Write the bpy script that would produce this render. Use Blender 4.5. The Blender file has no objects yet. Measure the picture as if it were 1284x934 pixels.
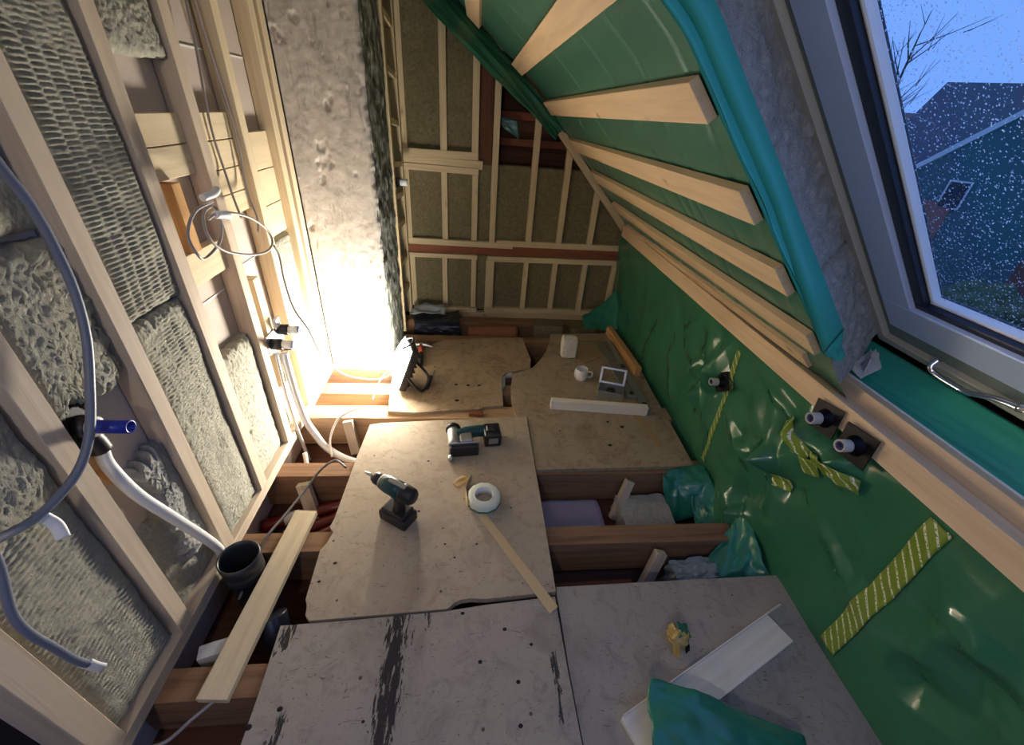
import bpy, bmesh, math, random
import numpy as np
from mathutils import Vector, Matrix

random.seed(7)
SC = bpy.context.scene
COL = SC.collection

# ------------------------------------------------------------------ camera
CAMH = 1.55
cd = bpy.data.cameras.new('camera')
cd.sensor_fit = 'HORIZONTAL'; cd.sensor_width = 36.0
cd.lens = 36.0 * 513.0 / 1284.0
cd.clip_start = 0.02; cd.clip_end = 300
cam = bpy.data.objects.new('camera', cd); COL.objects.link(cam)
RT = Vector((0.99458, -0.07669, 0.07018)); UP = Vector((-0.01753, 0.54172, 0.84038)); BK = Vector((-0.10246, -0.83705, 0.53744))
cam.matrix_world = Matrix(((RT.x, UP.x, BK.x, 0), (RT.y, UP.y, BK.y, 0), (RT.z, UP.z, BK.z, CAMH), (0, 0, 0, 1)))
SC.camera = cam

# ------------------------------------------------------------------ sky, exposure
FILL_BULB_POWER = 95.0          # radiance of the added fill bulb behind the camera
LAMP_POWER = 175.0          # radiance of the work light's LED panel
W = bpy.data.worlds.new('dusk_sky'); SC.world = W; W.use_nodes = True
nt = W.node_tree; nt.nodes.clear()
wo = nt.nodes.new('ShaderNodeOutputWorld'); bg = nt.nodes.new('ShaderNodeBackground')
tc = nt.nodes.new('ShaderNodeTexCoord'); sp = nt.nodes.new('ShaderNodeSeparateXYZ'); rp = nt.nodes.new('ShaderNodeValToRGB')
nt.links.new(tc.outputs['Generated'], sp.inputs[0]); nt.links.new(sp.outputs['Z'], rp.inputs[0])
rp.color_ramp.elements[0].position = 0.0; rp.color_ramp.elements[0].color = (0.145, 0.315, 0.84, 1)
rp.color_ramp.elements[1].position = 0.5; rp.color_ramp.elements[1].color = (0.15, 0.32, 0.86, 1)
nt.links.new(rp.outputs[0], bg.inputs[0]); bg.inputs[1].default_value = 0.78
nt.links.new(bg.outputs[0], wo.inputs[0])
VS = SC.view_settings
VS.view_transform = 'Standard'; VS.look = 'None'; VS.exposure = 0.80; VS.gamma = 1.0; VS.use_curve_mapping = False

# ------------------------------------------------------------------ helpers
def noise2(x, y, seed=0):
    xi = np.floor(x).astype(np.int64); yi = np.floor(y).astype(np.int64)
    fx = x - xi; fy = y - yi
    fx = fx * fx * (3 - 2 * fx); fy = fy * fy * (3 - 2 * fy)
    def h(a, b):
        n = (a * 374761393 + b * 668265263 + seed * 974634777) & 0x7fffffff
        n = ((n ^ (n >> 13)) * 1274126177) & 0x7fffffff
        n = n ^ (n >> 16)
        return (n & 0xffff) / 65535.0
    return (h(xi, yi) * (1 - fx) + h(xi + 1, yi) * fx) * (1 - fy) + (h(xi, yi + 1) * (1 - fx) + h(xi + 1, yi + 1) * fx) * fy
def fbm(x, y, seed=0, o=4):
    s = 0; a = 0.5
    for k in range(o):
        s = s + a * (noise2(x * 2 ** k, y * 2 ** k, seed + k) - 0.5); a *= 0.5
    return s

def props(o, label=None, cat=None, group=None, kind=None):
    if label: o['label'] = label
    if cat: o['category'] = cat
    if group: o['group'] = group
    if kind: o['kind'] = kind
    return o
def link(o, parent=None):
    COL.objects.link(o)
    if parent: o.parent = parent
    return o
def empty(name, loc=(0, 0, 0), rz=0.0, label=None, cat=None, group=None, kind=None):
    o = bpy.data.objects.new(name, None); link(o); o.empty_display_size = 0.05
    o.location = loc; o.rotation_euler = (0, 0, rz)
    return props(o, label, cat, group, kind)
def raw(name, verts, faces, mat, parent=None, smooth=False):
    me = bpy.data.meshes.new(name)
    me.from_pydata([tuple(map(float, v)) for v in verts], [], [tuple(map(int, f)) for f in faces])
    me.materials.append(mat)
    if smooth: me.polygons.foreach_set('use_smooth', [True] * len(me.polygons))
    me.update()
    return link(bpy.data.objects.new(name, me), parent)

class MB:
    """collects shapes for one part"""
    def __init__(s): s.bm = bmesh.new()
    def box(s, lo, hi, bev=0.0, mx=None):
        r = bmesh.ops.create_cube(s.bm, size=1.0)
        lo = Vector(lo); hi = Vector(hi); c = (lo + hi) / 2; d = hi - lo
        for v in r['verts']: v.co = Vector((v.co.x * d.x, v.co.y * d.y, v.co.z * d.z)) + c
        vs = r['verts']
        if bev:
            es = list({e for v in vs for e in v.link_edges})
            q = bmesh.ops.bevel(s.bm, geom=es, offset=bev, segments=1 if bev < 0.006 else 3, affect='EDGES', profile=0.6)
            vs = list({v for v in q['verts']} | {v for v in vs if v.is_valid})
        if mx is not None:
            for v in vs: v.co = mx @ v.co
        return s
    def lathe(s, prof, n=24, mx=None, cap=True, jitter=0):
        rings = []
        for (r, z) in prof:
            ring = []
            for k in range(n):
                a = 2 * math.pi * k / n
                co = Vector((r * math.cos(a), r * math.sin(a), z))
                ring.append(s.bm.verts.new(mx @ co if mx is not None else co))
            rings.append(ring)
        for a, b in zip(rings, rings[1:]):
            for k in range(n):
                f = s.bm.faces.new((a[k], a[(k + 1) % n], b[(k + 1) % n], b[k])); f.smooth = True
        if cap:
            if prof[0][0] > 1e-5: s.bm.faces.new(rings[0][::-1])
            if prof[-1][0] > 1e-5: s.bm.faces.new(rings[-1])
        return s
    def tube(s, pts, r, n=10, closed=False, sub=6, rs=None, flat=1.0):
        P = [Vector(p) for p in pts]
        if sub > 1 and len(P) > 2:
            Q = []; m = len(P); rng = range(m if closed else m - 1); RR = []
            for i in rng:
                p0 = P[(i - 1) % m] if (closed or i > 0) else P[0] * 2 - P[1]
                p1 = P[i]; p2 = P[(i + 1) % m]
                p3 = P[(i + 2) % m] if (closed or i + 2 < m) else P[-1] * 2 - P[-2]
                for k in range(sub):
                    t = k / sub
                    Q.append(0.5 * ((2 * p1) + (p2 - p0) * t + (2 * p0 - 5 * p1 + 4 * p2 - p3) * t * t + (3 * p1 - p0 - 3 * p2 + p3) * t ** 3))
                    if rs: RR.append(rs[i] * (1 - t) + rs[(i + 1) % m] * t)
            if not closed:
                Q.append(P[-1])
                if rs: RR.append(rs[-1])
            P = Q; rs = RR if rs else None
        m = len(P); rings = []
        T0 = (P[1] - P[0]).normalized()
        N = T0.orthogonal().normalized()
        for i, p in enumerate(P):
            if closed: T = (P[(i + 1) % m] - P[i - 1]).normalized()
            else: T = (P[min(i + 1, m - 1)] - P[max(i - 1, 0)]).normalized()
            N = (N - T * N.dot(T)).normalized(); B = T.cross(N)
            rr = rs[i] if rs else r
            rings.append([s.bm.verts.new(p + N * rr * math.cos(2 * math.pi * k / n) + B * rr * flat * math.sin(2 * math.pi * k / n)) for k in range(n)])
        prs = list(zip(rings, rings[1:])) + ([(rings[-1], rings[0])] if closed else [])
        for a, b in prs:
            for k in range(n):
                f = s.bm.faces.new((a[k], a[(k + 1) % n], b[(k + 1) % n], b[k])); f.smooth = True
        if not closed:
            s.bm.faces.new(rings[0][::-1]); s.bm.faces.new(rings[-1])
        return s
    def prism(s, poly, z0, z1, mx=None):
        lo = [s.bm.verts.new(mx @ Vector((x, y, z0)) if mx is not None else (x, y, z0)) for x, y in poly]
        hi = [s.bm.verts.new(mx @ Vector((x, y, z1)) if mx is not None else (x, y, z1)) for x, y in poly]
        n = len(poly)
        s.bm.faces.new(hi); s.bm.faces.new(lo[::-1])
        for k in range(n): s.bm.faces.new((lo[k], lo[(k + 1) % n], hi[(k + 1) % n], hi[k]))
        return s
    def build(s, name, mat, parent=None):
        bmesh.ops.recalc_face_normals(s.bm, faces=s.bm.faces)
        me = bpy.data.meshes.new(name); s.bm.to_mesh(me); s.bm.free()
        me.materials.append(mat)
        return link(bpy.data.objects.new(name, me), parent)

def frame(ax, side, up, org):
    return Matrix(((ax.x, side.x, up.x, org.x), (ax.y, side.y, up.y, org.y), (ax.z, side.z, up.z, org.z), (0, 0, 0, 1)))
def beam(name, p0, p1, w, t, mat, parent=None, up=(0, 0, 1), bev=0.0015):
    """timber from p0 to p1 (axis line), w across, t along 'up'; local X is the grain"""
    p0 = Vector(p0); p1 = Vector(p1); ax = (p1 - p0); L = ax.length; ax.normalize()
    up = Vector(up); up = (up - ax * up.dot(ax)).normalized(); side = up.cross(ax)
    o = MB().box((-L / 2, -w / 2, -t / 2), (L / 2, w / 2, t / 2), bev).build(name, mat, parent)
    o.matrix_local = frame(ax, side, up, (p0 + p1) / 2)
    return o
def grid(name, P, mat, parent=None, smooth=True, back=None):
    """P: array nu x nv x 3; back: vector offset to close the sheet as a slab"""
    nu, nv = P.shape[:2]
    idx = np.arange(nu * nv).reshape(nu, nv)
    F = np.stack([idx[:-1, :-1], idx[1:, :-1], idx[1:, 1:], idx[:-1, 1:]], -1).reshape(-1, 4)
    V = P.reshape(-1, 3)
    if back is not None:
        per = np.concatenate([idx[:, 0], idx[-1, 1:], idx[-2::-1, -1], idx[0, -2:0:-1]])
        m = len(per); base = len(V)
        B = V[per] + back if np.ndim(back) == 1 else back(V[per])
        V = np.concatenate([V, B])
        k = np.arange(m)
        F = np.concatenate([F, np.stack([per[k], base + k, base + (k + 1) % m, per[(k + 1) % m]], -1)])
    me = bpy.data.meshes.new(name)
    me.vertices.add(len(V)); me.vertices.foreach_set('co', V.astype(np.float32).ravel())
    me.loops.add(F.size); me.loops.foreach_set('vertex_index', F.astype(np.int32).ravel())
    me.polygons.add(len(F)); me.polygons.foreach_set('loop_start', np.arange(0, F.size, 4, dtype=np.int32))
    me.polygons.foreach_set('loop_total', np.full(len(F), 4, np.int32))
    me.update(calc_edges=True); me.validate()
    if smooth: me.polygons.foreach_set('use_smooth', np.ones(len(me.polygons), bool))
    me.materials.append(mat)
    return link(bpy.data.objects.new(name, me), parent)

# ------------------------------------------------------------------ materials
def mat(name, col, rough=0.6, metal=0.0, spec=0.5, trans=0.0, emit=None, estr=0.0):
    m = bpy.data.materials.new(name); m.use_nodes = True
    b = m.node_tree.nodes['Principled BSDF']
    b.inputs['Base Color'].default_value = (*col, 1); b.inputs['Roughness'].default_value = rough
    b.inputs['Metallic'].default_value = metal; b.inputs['Specular IOR Level'].default_value = spec
    if trans: b.inputs['Transmission Weight'].default_value = trans
    if emit: b.inputs['Emission Color'].default_value = (*emit, 1); b.inputs['Emission Strength'].default_value = estr
    return m
class NT:
    def __init__(s, m): s.t = m.node_tree; s.b = s.t.nodes['Principled BSDF']
    def n(s, typ, **kw):
        x = s.t.nodes.new(typ)
        for k, v in kw.items(): setattr(x, k, v)
        return x
    def l(s, a, b): s.t.links.new(a, b)
    def coord(s, scale=(1, 1, 1), loc=None, kind='Object'):
        tc = s.n('ShaderNodeTexCoord'); mp = s.n('ShaderNodeMapping')
        s.l(tc.outputs[kind], mp.inputs[0]); mp.inputs['Scale'].default_value = scale
        if loc == 'rand':
            oi = s.n('ShaderNodeObjectInfo'); mu = s.n('ShaderNodeMath', operation='MULTIPLY'); mu.inputs[1].default_value = 37.0
            s.l(oi.outputs['Random'], mu.inputs[0]); cb = s.n('ShaderNodeCombineXYZ')
            for i in range(3): s.l(mu.outputs[0], cb.inputs[i])
            s.l(cb.outputs[0], mp.inputs['Location'])
        return mp.outputs[0]
    def noise(s, vec, scale, detail=4, rough=0.55, dist=0.0):
        x = s.n('ShaderNodeTexNoise'); s.l(vec, x.inputs['Vector'])
        x.inputs['Scale'].default_value = scale; x.inputs['Detail'].default_value = detail
        x.inputs['Roughness'].default_value = rough; x.inputs['Distortion'].default_value = dist
        return x.outputs['Fac']
    def ramp(s, fac, stops):
        r = s.n('ShaderNodeValToRGB'); s.l(fac, r.inputs[0]); e = r.color_ramp.elements
        while len(e) < len(stops): e.new(0.5)
        for el, (p, c) in zip(e, stops):
            el.position = p; el.color = (*c, 1) if len(c) == 3 else c
        return r.outputs[0]
    def mix(s, fac, a, b, blend='MIX'):
        x = s.n('ShaderNodeMix', data_type='RGBA', blend_type=blend)
        if hasattr(fac, 'node'): s.l(fac, x.inputs[0])
        else: x.inputs[0].default_value = fac
        for v, i in ((a, 6), (b, 7)):
            if hasattr(v, 'node'): s.l(v, x.inputs[i])
            else: x.inputs[i].default_value = (*v, 1)
        return x.outputs[2]
    def math(s, op, a, b=0.0, clamp=False):
        x = s.n('ShaderNodeMath', operation=op, use_clamp=clamp)
        for v, i in ((a, 0), (b, 1)):
            if hasattr(v, 'node'): s.l(v, x.inputs[i])
            else: x.inputs[i].default_value = v
        return x.outputs[0]
    def bump(s, h, dist=0.01, strength=0.5):
        x = s.n('ShaderNodeBump'); s.l(h, x.inputs['Height']); x.inputs['Distance'].default_value = dist
        x.inputs['Strength'].default_value = strength; s.l(x.outputs[0], s.b.inputs['Normal'])
    def color(s, c): s.l(c, s.b.inputs['Base Color'])
def wood(name, c1, c2, knot=(0.18, 0.09, 0.04), knots=0.5, rough=0.7, gscale=1.0):
    m = mat(name, c1, rough, spec=0.25); g = NT(m)
    v = g.coord((1.2 * gscale, 22 * gscale, 22 * gscale), 'rand'); f = g.noise(v, 1.6, 5, 0.6, 0.6)
    col = g.ramp(f, [(0.25, c2), (0.5, c1), (0.72, tuple(min(1, x * 1.12) for x in c1))])
    v1 = g.coord((1, 1, 1), 'rand'); big = g.noise(v1, 2.5, 2)
    col = g.mix(g.math('MULTIPLY', big, 0.35), col, c2)
    if knots:
        v2 = g.coord((4.5, 8, 8), 'rand')
        vo = g.n('ShaderNodeTexVoronoi'); g.l(v2, vo.inputs['Vector']); vo.inputs['Scale'].default_value = 1.1
        k = g.ramp(vo.outputs['Distance'], [(0.06, (1, 1, 1)), (0.10, (0.40, 0.40, 0.40)), (0.20, (0, 0, 0))])
        sc_ = g.n('ShaderNodeSeparateColor'); g.l(vo.outputs['Color'], sc_.inputs[0]); k = g.math('MULTIPLY', k, g.math('GREATER_THAN', sc_.outputs[0], 0.62))
        col = g.mix(g.math('MULTIPLY', k, knots), col, knot)
    g.color(col); g.bump(f, 0.002, 0.35)
    return m
M = {}
M['stud'] = wood('stud_pine', (0.60, 0.50, 0.38), (0.47, 0.37, 0.27), knots=0.25)
M['batten'] = wood('batten_pine', (0.70, 0.53, 0.34), (0.58, 0.41, 0.24), knots=0.6)
M['backstud'] = wood('lath_pine', (0.66, 0.53, 0.33), (0.52, 0.40, 0.23), knots=0.5)
M['fresh'] = wood('fresh_pine', (0.74, 0.62, 0.42), (0.62, 0.48, 0.30), knots=0.4)
M['white_pine'] = wood('planed_spruce', (0.84, 0.79, 0.69), (0.74, 0.67, 0.56), knots=0.35)
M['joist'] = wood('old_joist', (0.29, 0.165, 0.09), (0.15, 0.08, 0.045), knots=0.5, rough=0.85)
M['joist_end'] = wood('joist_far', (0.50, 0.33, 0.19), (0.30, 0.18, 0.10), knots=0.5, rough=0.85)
M['dark_board'] = wood('dark_brown_board', (0.13, 0.055, 0.03), (0.06, 0.028, 0.017), knots=0.3, rough=0.8)
M['red_board'] = wood('red_brown_board', (0.26, 0.09, 0.045), (0.15, 0.055, 0.03), knots=0.3, rough=0.75)
M['orange'] = wood('orange_pine', (0.62, 0.36, 0.15), (0.45, 0.24, 0.09), knots=0.4)
M['panel'] = mat('chipboard_panel', (0.55, 0.46, 0.40), 0.85, spec=0.2)
g = NT(M['panel']); f = g.noise(g.coord(), 90, 3); g.color(g.mix(f, (0.49, 0.41, 0.355), (0.58, 0.49, 0.43)))
M['plaster'] = mat('dusty_grey_board', (0.30, 0.26, 0.22), 0.9)
M['dark'] = mat('dark_void_boards', (0.03, 0.026, 0.03), 0.95, spec=0.1)
def wool(name, a, b, c):
    m = mat(name, a, 0.95, spec=0.05); g = NT(m); v = g.coord()
    f = g.noise(v, 55, 8, 0.75, 0.6); f2 = g.noise(v, 7, 3)
    f3 = g.noise(g.coord((1, 3.2, 1)), 130, 4, 0.7, 1.0)
    col = g.ramp(f, [(0.30, c), (0.5, a), (0.72, b)])
    col = g.mix(g.math('MULTIPLY', f2, 0.45), col, c)
    g.color(col); g.bump(g.math('ADD', f, f3), 0.008, 1.0)
    return m
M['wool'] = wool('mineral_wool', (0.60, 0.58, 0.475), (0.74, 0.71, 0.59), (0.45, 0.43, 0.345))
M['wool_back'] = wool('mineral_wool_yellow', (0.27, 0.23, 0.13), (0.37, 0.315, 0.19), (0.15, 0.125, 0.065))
M['wool_grey'] = wool('mineral_wool_grey', (0.58, 0.58, 0.55), (0.74, 0.74, 0.70), (0.36, 0.36, 0.34))
# concrete
M['concrete'] = mat('chimney_concrete', (0.5, 0.47, 0.43), 0.9, spec=0.15)
g = NT(M['concrete']); v = g.coord()
f = g.noise(v, 14, 8, 0.7, 0.4); f2 = g.noise(v, 120, 3); f3 = g.noise(g.coord((3, 3, 0.8)), 9, 6, 0.65)
col = g.ramp(f, [(0.30, (0.30, 0.285, 0.26)), (0.46, (0.47, 0.44, 0.40)), (0.65, (0.58, 0.54, 0.49))])
col = g.mix(g.ramp(f3, [(0.60, (0, 0, 0)), (0.66, (0.55, 0.55, 0.55))]), col, (0.27, 0.23, 0.195))
g.color(col); g.bump(g.math('ADD', f, g.math('MULTIPLY', f2, 0.35)), 0.006, 0.35)
M['mortar_side'] = mat('chimney_tar_side', (0.2, 0.2, 0.18), 0.85)
g = NT(M['mortar_side']); v = g.coord((1, 1, 0.45)); f = g.noise(v, 26, 7, 0.75, 0.5)
g.color(g.ramp(f, [(0.36, (0.04, 0.05, 0.045)), (0.48, (0.14, 0.155, 0.13)), (0.60, (0.42, 0.42, 0.37))])); g.bump(f, 0.012, 0.6)
# plywood
def ply(name, a, b, dirt, streaks=None):
    m = mat(name, a, 0.75, spec=0.25); g = NT(m); v = g.coord()
    f = g.noise(v, 3.0, 6, 0.6, 0.5); f2 = g.noise(g.coord((14, 3, 3)), 6, 5, 0.6)
    col = g.mix(f, b, a)
    col = g.mix(g.math('MULTIPLY', g.ramp(f2, [(0.42, (0, 0, 0)), (0.8, (1, 1, 1))]), 0.4), col, b)
    f4 = g.noise(v, 11, 8, 0.7, 1.5)
    col = g.mix(g.ramp(f4, [(0.52, (0, 0, 0)), (0.68, (0.75, 0.75, 0.75))]), col, dirt)
    f6 = g.noise(v, 4.5, 7, 0.68, 0.8); col = g.mix(g.ramp(f6, [(0.50, (0, 0, 0)), (0.66, (0.6, 0.6, 0.6))]), col, dirt)
    # small pits and screw marks
    vo = g.n('ShaderNodeTexVoronoi'); g.l(v, vo.inputs['Vector']); vo.inputs['Scale'].default_value = 13
    k = g.ramp(vo.outputs['Distance'], [(0.055, (1, 1, 1)), (0.085, (0, 0, 0))])
    sel = g.n('ShaderNodeSeparateColor'); g.l(vo.outputs['Color'], sel.inputs[0])
    k = g.math('MULTIPLY', k, g.math('GREATER_THAN', sel.outputs[0], 0.6))
    col = g.mix(g.math('MULTIPLY', k, 0.85), col, (0.05, 0.035, 0.025))
    # scuffs
    f5 = g.noise(g.coord((1.5, 5, 1)), 16, 4, 0.6, 2.0)
    col = g.mix(g.ramp(f5, [(0.635, (0, 0, 0)), (0.67, (0.75, 0.75, 0.75))]), col, (0.10, 0.075, 0.055))
    f7 = g.noise(g.coord((4, 1.5, 1)), 40, 3, 0.6, 1.0); col = g.mix(g.ramp(f7, [(0.68, (0, 0, 0)), (0.71, (0.8, 0.8, 0.8))]), col, (0.08, 0.06, 0.045))
    if streaks:
        sx = g.n('ShaderNodeSeparateXYZ'); tcn = g.n('ShaderNodeTexCoord'); g.l(tcn.outputs['Object'], sx.inputs[0])
        fs = g.noise(g.coord((9, 1.6, 1)), 9, 7, 0.72, 0.8)
        for (x0, w, y0, y1, thr) in streaks:
            d = g.math('DIVIDE', g.math('ABSOLUTE', g.math('SUBTRACT', sx.outputs['X'], x0)), w)
            band = g.math('SUBTRACT', 1.0, d, True)
            yb = g.math('MULTIPLY', g.math('MULTIPLY', g.math('SUBTRACT', sx.outputs['Y'], y0), 9.0, True), g.math('MULTIPLY', g.math('SUBTRACT', y1 + 0.03, sx.outputs['Y']), 22.0, True))
            band = g.math('MULTIPLY', band, yb)
            mk = g.math('GREATER_THAN', g.math('ADD', fs, g.math('MULTIPLY', band, 0.32)), thr)
            mk = g.math('MULTIPLY', mk, g.math('GREATER_THAN', band, 0.02))
            col = g.mix(g.math('MULTIPLY', mk, 0.93), col, (0.022, 0.020, 0.022))
    g.color(col); g.bump(g.math('ADD', f2, f4), 0.002, 0.3)
    return m
M['plyA'] = ply('plywood_dusty', (0.49, 0.41, 0.305), (0.42, 0.345, 0.255), (0.32, 0.245, 0.175))
M['plyB'] = ply('plywood_tarred', (0.45, 0.395, 0.33), (0.37, 0.325, 0.27), (0.26, 0.22, 0.185),
                [(-0.235, 0.075, 0.30, 0.80, 0.70), (-0.60, 0.05, 0.60, 0.80, 0.74), (0.30, 0.05, 0.35, 0.66, 0.80), (-0.13, 0.05, 0.66, 0.80, 0.80), (-0.53, 0.06, 0.34, 0.52, 0.78)])
M['plyC'] = ply('plywood_worn', (0.42, 0.32, 0.21), (0.34, 0.25, 0.16), (0.19, 0.125, 0.07))
M['plyD'] = ply('plywood_stained', (0.42, 0.34, 0.235), (0.35, 0.275, 0.185), (0.20, 0.14, 0.085))
M['plyE'] = ply('plywood_grey', (0.42, 0.375, 0.325), (0.33, 0.295, 0.255), (0.23, 0.20, 0.175))
# membrane
def film(name, col, rough=0.28, amp=0.002):
    m = mat(name, col, rough, spec=0.6); g = NT(m); v = g.coord()
    f = g.noise(v, 2.2, 3); g.color(g.mix(f, tuple(c * 0.86 for c in col), tuple(min(1, c * 1.12) for c in col)))
    h = g.noise(v, 24, 3, 0.5, 0.6); g.bump(h, amp, 0.35)
    return m
M['film'] = film('green_vapour_barrier', (0.036, 0.165, 0.085), 0.17)
M['film_roof'] = film('green_vapour_barrier_roof', (0.055, 0.175, 0.120), 0.28)
M['film_daylit'] = film('green_vapour_barrier_daylit', (0.035, 0.36, 0.26), 0.33)  # same membrane, with daylight brightness and teal cast put into the colour
M['film_dark'] = film('green_vapour_barrier_flap', (0.018, 0.19, 0.125), 0.28)
# printed tape
M['tape'] = mat('printed_tape', (0.25, 0.33, 0.03), 0.35)
g = NT(M['tape']); v = g.coord()
sx = g.n('ShaderNodeSeparateXYZ'); g.l(v, sx.inputs[0])
dia = g.math('ADD', g.math('MULTIPLY', sx.outputs['Z'], 24.0), g.math('MULTIPLY', sx.outputs['Y'], -26.0))
fr = g.math('FRACT', dia); bandm = g.math('LESS_THAN', fr, 0.24)
let = g.math('GREATER_THAN', g.noise(g.coord((1, 1, 1)), 200, 2), 0.45)
g.color(g.mix(g.math('MULTIPLY', bandm, let), (0.19, 0.28, 0.025), (0.75, 0.77, 0.60)))
# plain plastics etc.
M['white_pl'] = mat('white_plastic', (0.80, 0.80, 0.78), 0.4)
M['ceramic'] = mat('white_ceramic', (0.80, 0.79, 0.76), 0.2)
M['frame_sky_tint'] = mat('window_sky_tint', (0.58, 0.69, 0.93), 0.3)  # white frame with the blue cast of sky light mixed into its colour
M['frame_grey'] = mat('window_grey_green', (0.20, 0.25, 0.23), 0.5)
M['frame_beige'] = mat('window_beige', (0.52, 0.50, 0.42), 0.5)
M['gasket'] = mat('window_gasket', (0.015, 0.018, 0.03), 0.45)
M['chrome'] = mat('chrome', (0.75, 0.75, 0.78), 0.18, 1.0)
M['steel'] = mat('dull_steel', (0.50, 0.50, 0.48), 0.4, 0.8)
M['zinc'] = mat('grey_profile', (0.27, 0.29, 0.27), 0.5, 0.4)
M['black'] = mat('black_plastic', (0.018, 0.018, 0.02), 0.45)
M['rubber'] = mat('black_rubber', (0.005, 0.0045, 0.006), 0.40, spec=0.15)
M['teal_tool'] = mat('dark_teal_housing', (0.006, 0.05, 0.058), 0.4)
M['tool_grey'] = mat('tool_grey_metal', (0.42, 0.42, 0.42), 0.35, 0.7)
M['blue'] = mat('blue_plastic', (0.012, 0.028, 0.33), 0.35)
M['pipe_grey'] = mat('grey_pipe', (0.42, 0.42, 0.40), 0.5)
M['silver'] = mat('silver_pipe', (0.62, 0.62, 0.62), 0.35, 0.3)
M['navy'] = mat('navy_inner', (0.012, 0.016, 0.09), 0.5)
M['cable'] = mat('slate_cable', (0.16, 0.18, 0.24), 0.45)
M['cable_grey'] = mat('grey_cable', (0.36, 0.32, 0.31), 0.5)
M['cable_dark'] = mat('dark_cable', (0.13, 0.12, 0.12), 0.5)
M['cable_white'] = mat('white_cable', (0.74, 0.70, 0.64), 0.5)
M['tape_white'] = mat('white_tape', (0.82, 0.82, 0.82), 0.5)
M['drain'] = mat('anthracite_pipe', (0.03, 0.032, 0.036), 0.4)
M['redduct'] = mat('dark_red_duct', (0.14, 0.012, 0.012), 0.3)
M['red'] = mat('red_grip', (0.55, 0.07, 0.04), 0.45)
M['paper'] = mat('beige_release_paper', (0.62, 0.47, 0.26), 0.6)
M['paper_tan'] = mat('tan_paper', (0.55, 0.38, 0.16), 0.65)
M['card'] = mat('brown_card', (0.36, 0.25, 0.13), 0.85)
M['gold'] = mat('crumpled_gold_tape', (0.55, 0.40, 0.14), 0.25)
M['felt'] = mat('light_grey_paper', (0.62, 0.61, 0.60), 0.9)
M['lilac'] = mat('lilac_film', (0.34, 0.30, 0.42), 0.45)
M['bag'] = mat('clear_grey_bag', (0.30, 0.33, 0.34), 0.2)
M['bagdark'] = mat('dark_plastic_bag', (0.022, 0.025, 0.034), 0.3)
M['clay'] = mat('clay_tube', (0.27, 0.10, 0.05), 0.7)
M['led'] = mat('led_panel', (1, 1, 1), 0.5, emit=(1.0, 0.92, 0.80), estr=LAMP_POWER)
M['tapeclear'] = mat('clear_tape_roll', (0.72, 0.76, 0.64), 0.2); 
M['tapecore'] = mat('roll_core', (0.80, 0.79, 0.76), 0.6)
M['stone'] = mat('plaster_lump', (0.66, 0.63, 0.57), 0.95)
g = NT(M['stone']); f = g.noise(g.coord(), 45, 6); g.color(g.mix(f, (0.45, 0.42, 0.37), (0.80, 0.77, 0.71))); g.bump(f, 0.01, 0.6)

# ------------------------------------------------------------------ roof frame: s up the slope, off outwards
SL = 1.05; Z0 = 0.74; KK = math.hypot(1, SL)
P0 = np.array([1.3, 0, Z0]); SD = np.array([-1, 0, SL]) / KK; NO = np.array([SL, 0, 1]) / KK
S1 = 1.30; K2 = 1.25; SD2 = np.array([-1, 0, 0.75]) / K2; NO2 = np.array([0.75, 0, 1]) / K2
PK = P0 + SD * S1
def roof(s, y, off, flat=False):
    s = np.asarray(s, float); y = np.asarray(y, float); off = np.asarray(off, float)
    s, y, off = np.broadcast_arrays(s, y, off)
    a = P0 + s[..., None] * SD + off[..., None] * NO
    if not flat:
        t = np.clip((s - S1 + 0.08) / 0.16, 0, 1)[..., None]; t = t * t * (3 - 2 * t)
        b = PK + (s - S1)[..., None] * SD2 + off[..., None] * NO2
        a = a * (1 - t) + b * t
    a = a.copy(); a[..., 1] = y
    return a
def rv(s, y, off, flat=False): return Vector(roof(s, y, off, flat).tolist())

# ================================================================== SETTING
# ---- outer shell
def slab(name, lo, hi, m, parent=None, kind='structure'):
    o = MB().box(lo, hi).build(name, m, parent)
    if kind and not parent: o['kind'] = kind
    return o
underfloor = slab('floor_below', (-1.06, -1.7, -0.30), (1.75, 3.8, -0.25), M['dark_board'])
slab('wall_behind', (-2.2, -1.75, -2.6), (-0.75, -1.65, 2.5), M['plaster'])
slab('wall_behind_pier', (0.75, -1.75, -2.6), (1.75, -1.65, 2.5), M['plaster'])
slab('wall_behind_apron', (-0.75, -1.75, -2.6), (0.75, -1.65, 0.75), M['plaster'])
slab('wall_behind_lintel', (-0.75, -1.75, 2.0), (0.75, -1.65, 2.5), M['plaster'])  # unseen opening between these wall pieces, added to let sky light in
slab('wall_stair', (-2.2, -1.75, -2.6), (-2.1, 0.6, 2.5), M['dark'])
slab('wall_stair_end', (-2.2, 0.46, -2.6), (-1.02, 0.56, 2.5), M['dark'])
slab('wall_stair_side', (-1.10, -1.75, -2.6), (-1.06, 0.46, -0.25), M['dark'])
slab('floor_stair', (-2.2, -1.75, -2.65), (-1.06, 0.6, -2.6), M['dark'])
slab('ceiling', (-1.02, -1.75, 2.36), (-0.10, 3.8, 2.42), M['plaster'])
slab('ceiling_stair', (-2.2, 0.40, 2.36), (-1.02, 0.60, 2.42), M['plaster'])
FILL_SKYL = empty('fill_skylight', kind='structure')                       # unseen skylight over the stair, added to bring in more sky light
slab('wall_right_outer', (1.72, -1.75, -0.3), (1.80, 3.85, 0.62), M['plaster'])
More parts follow.
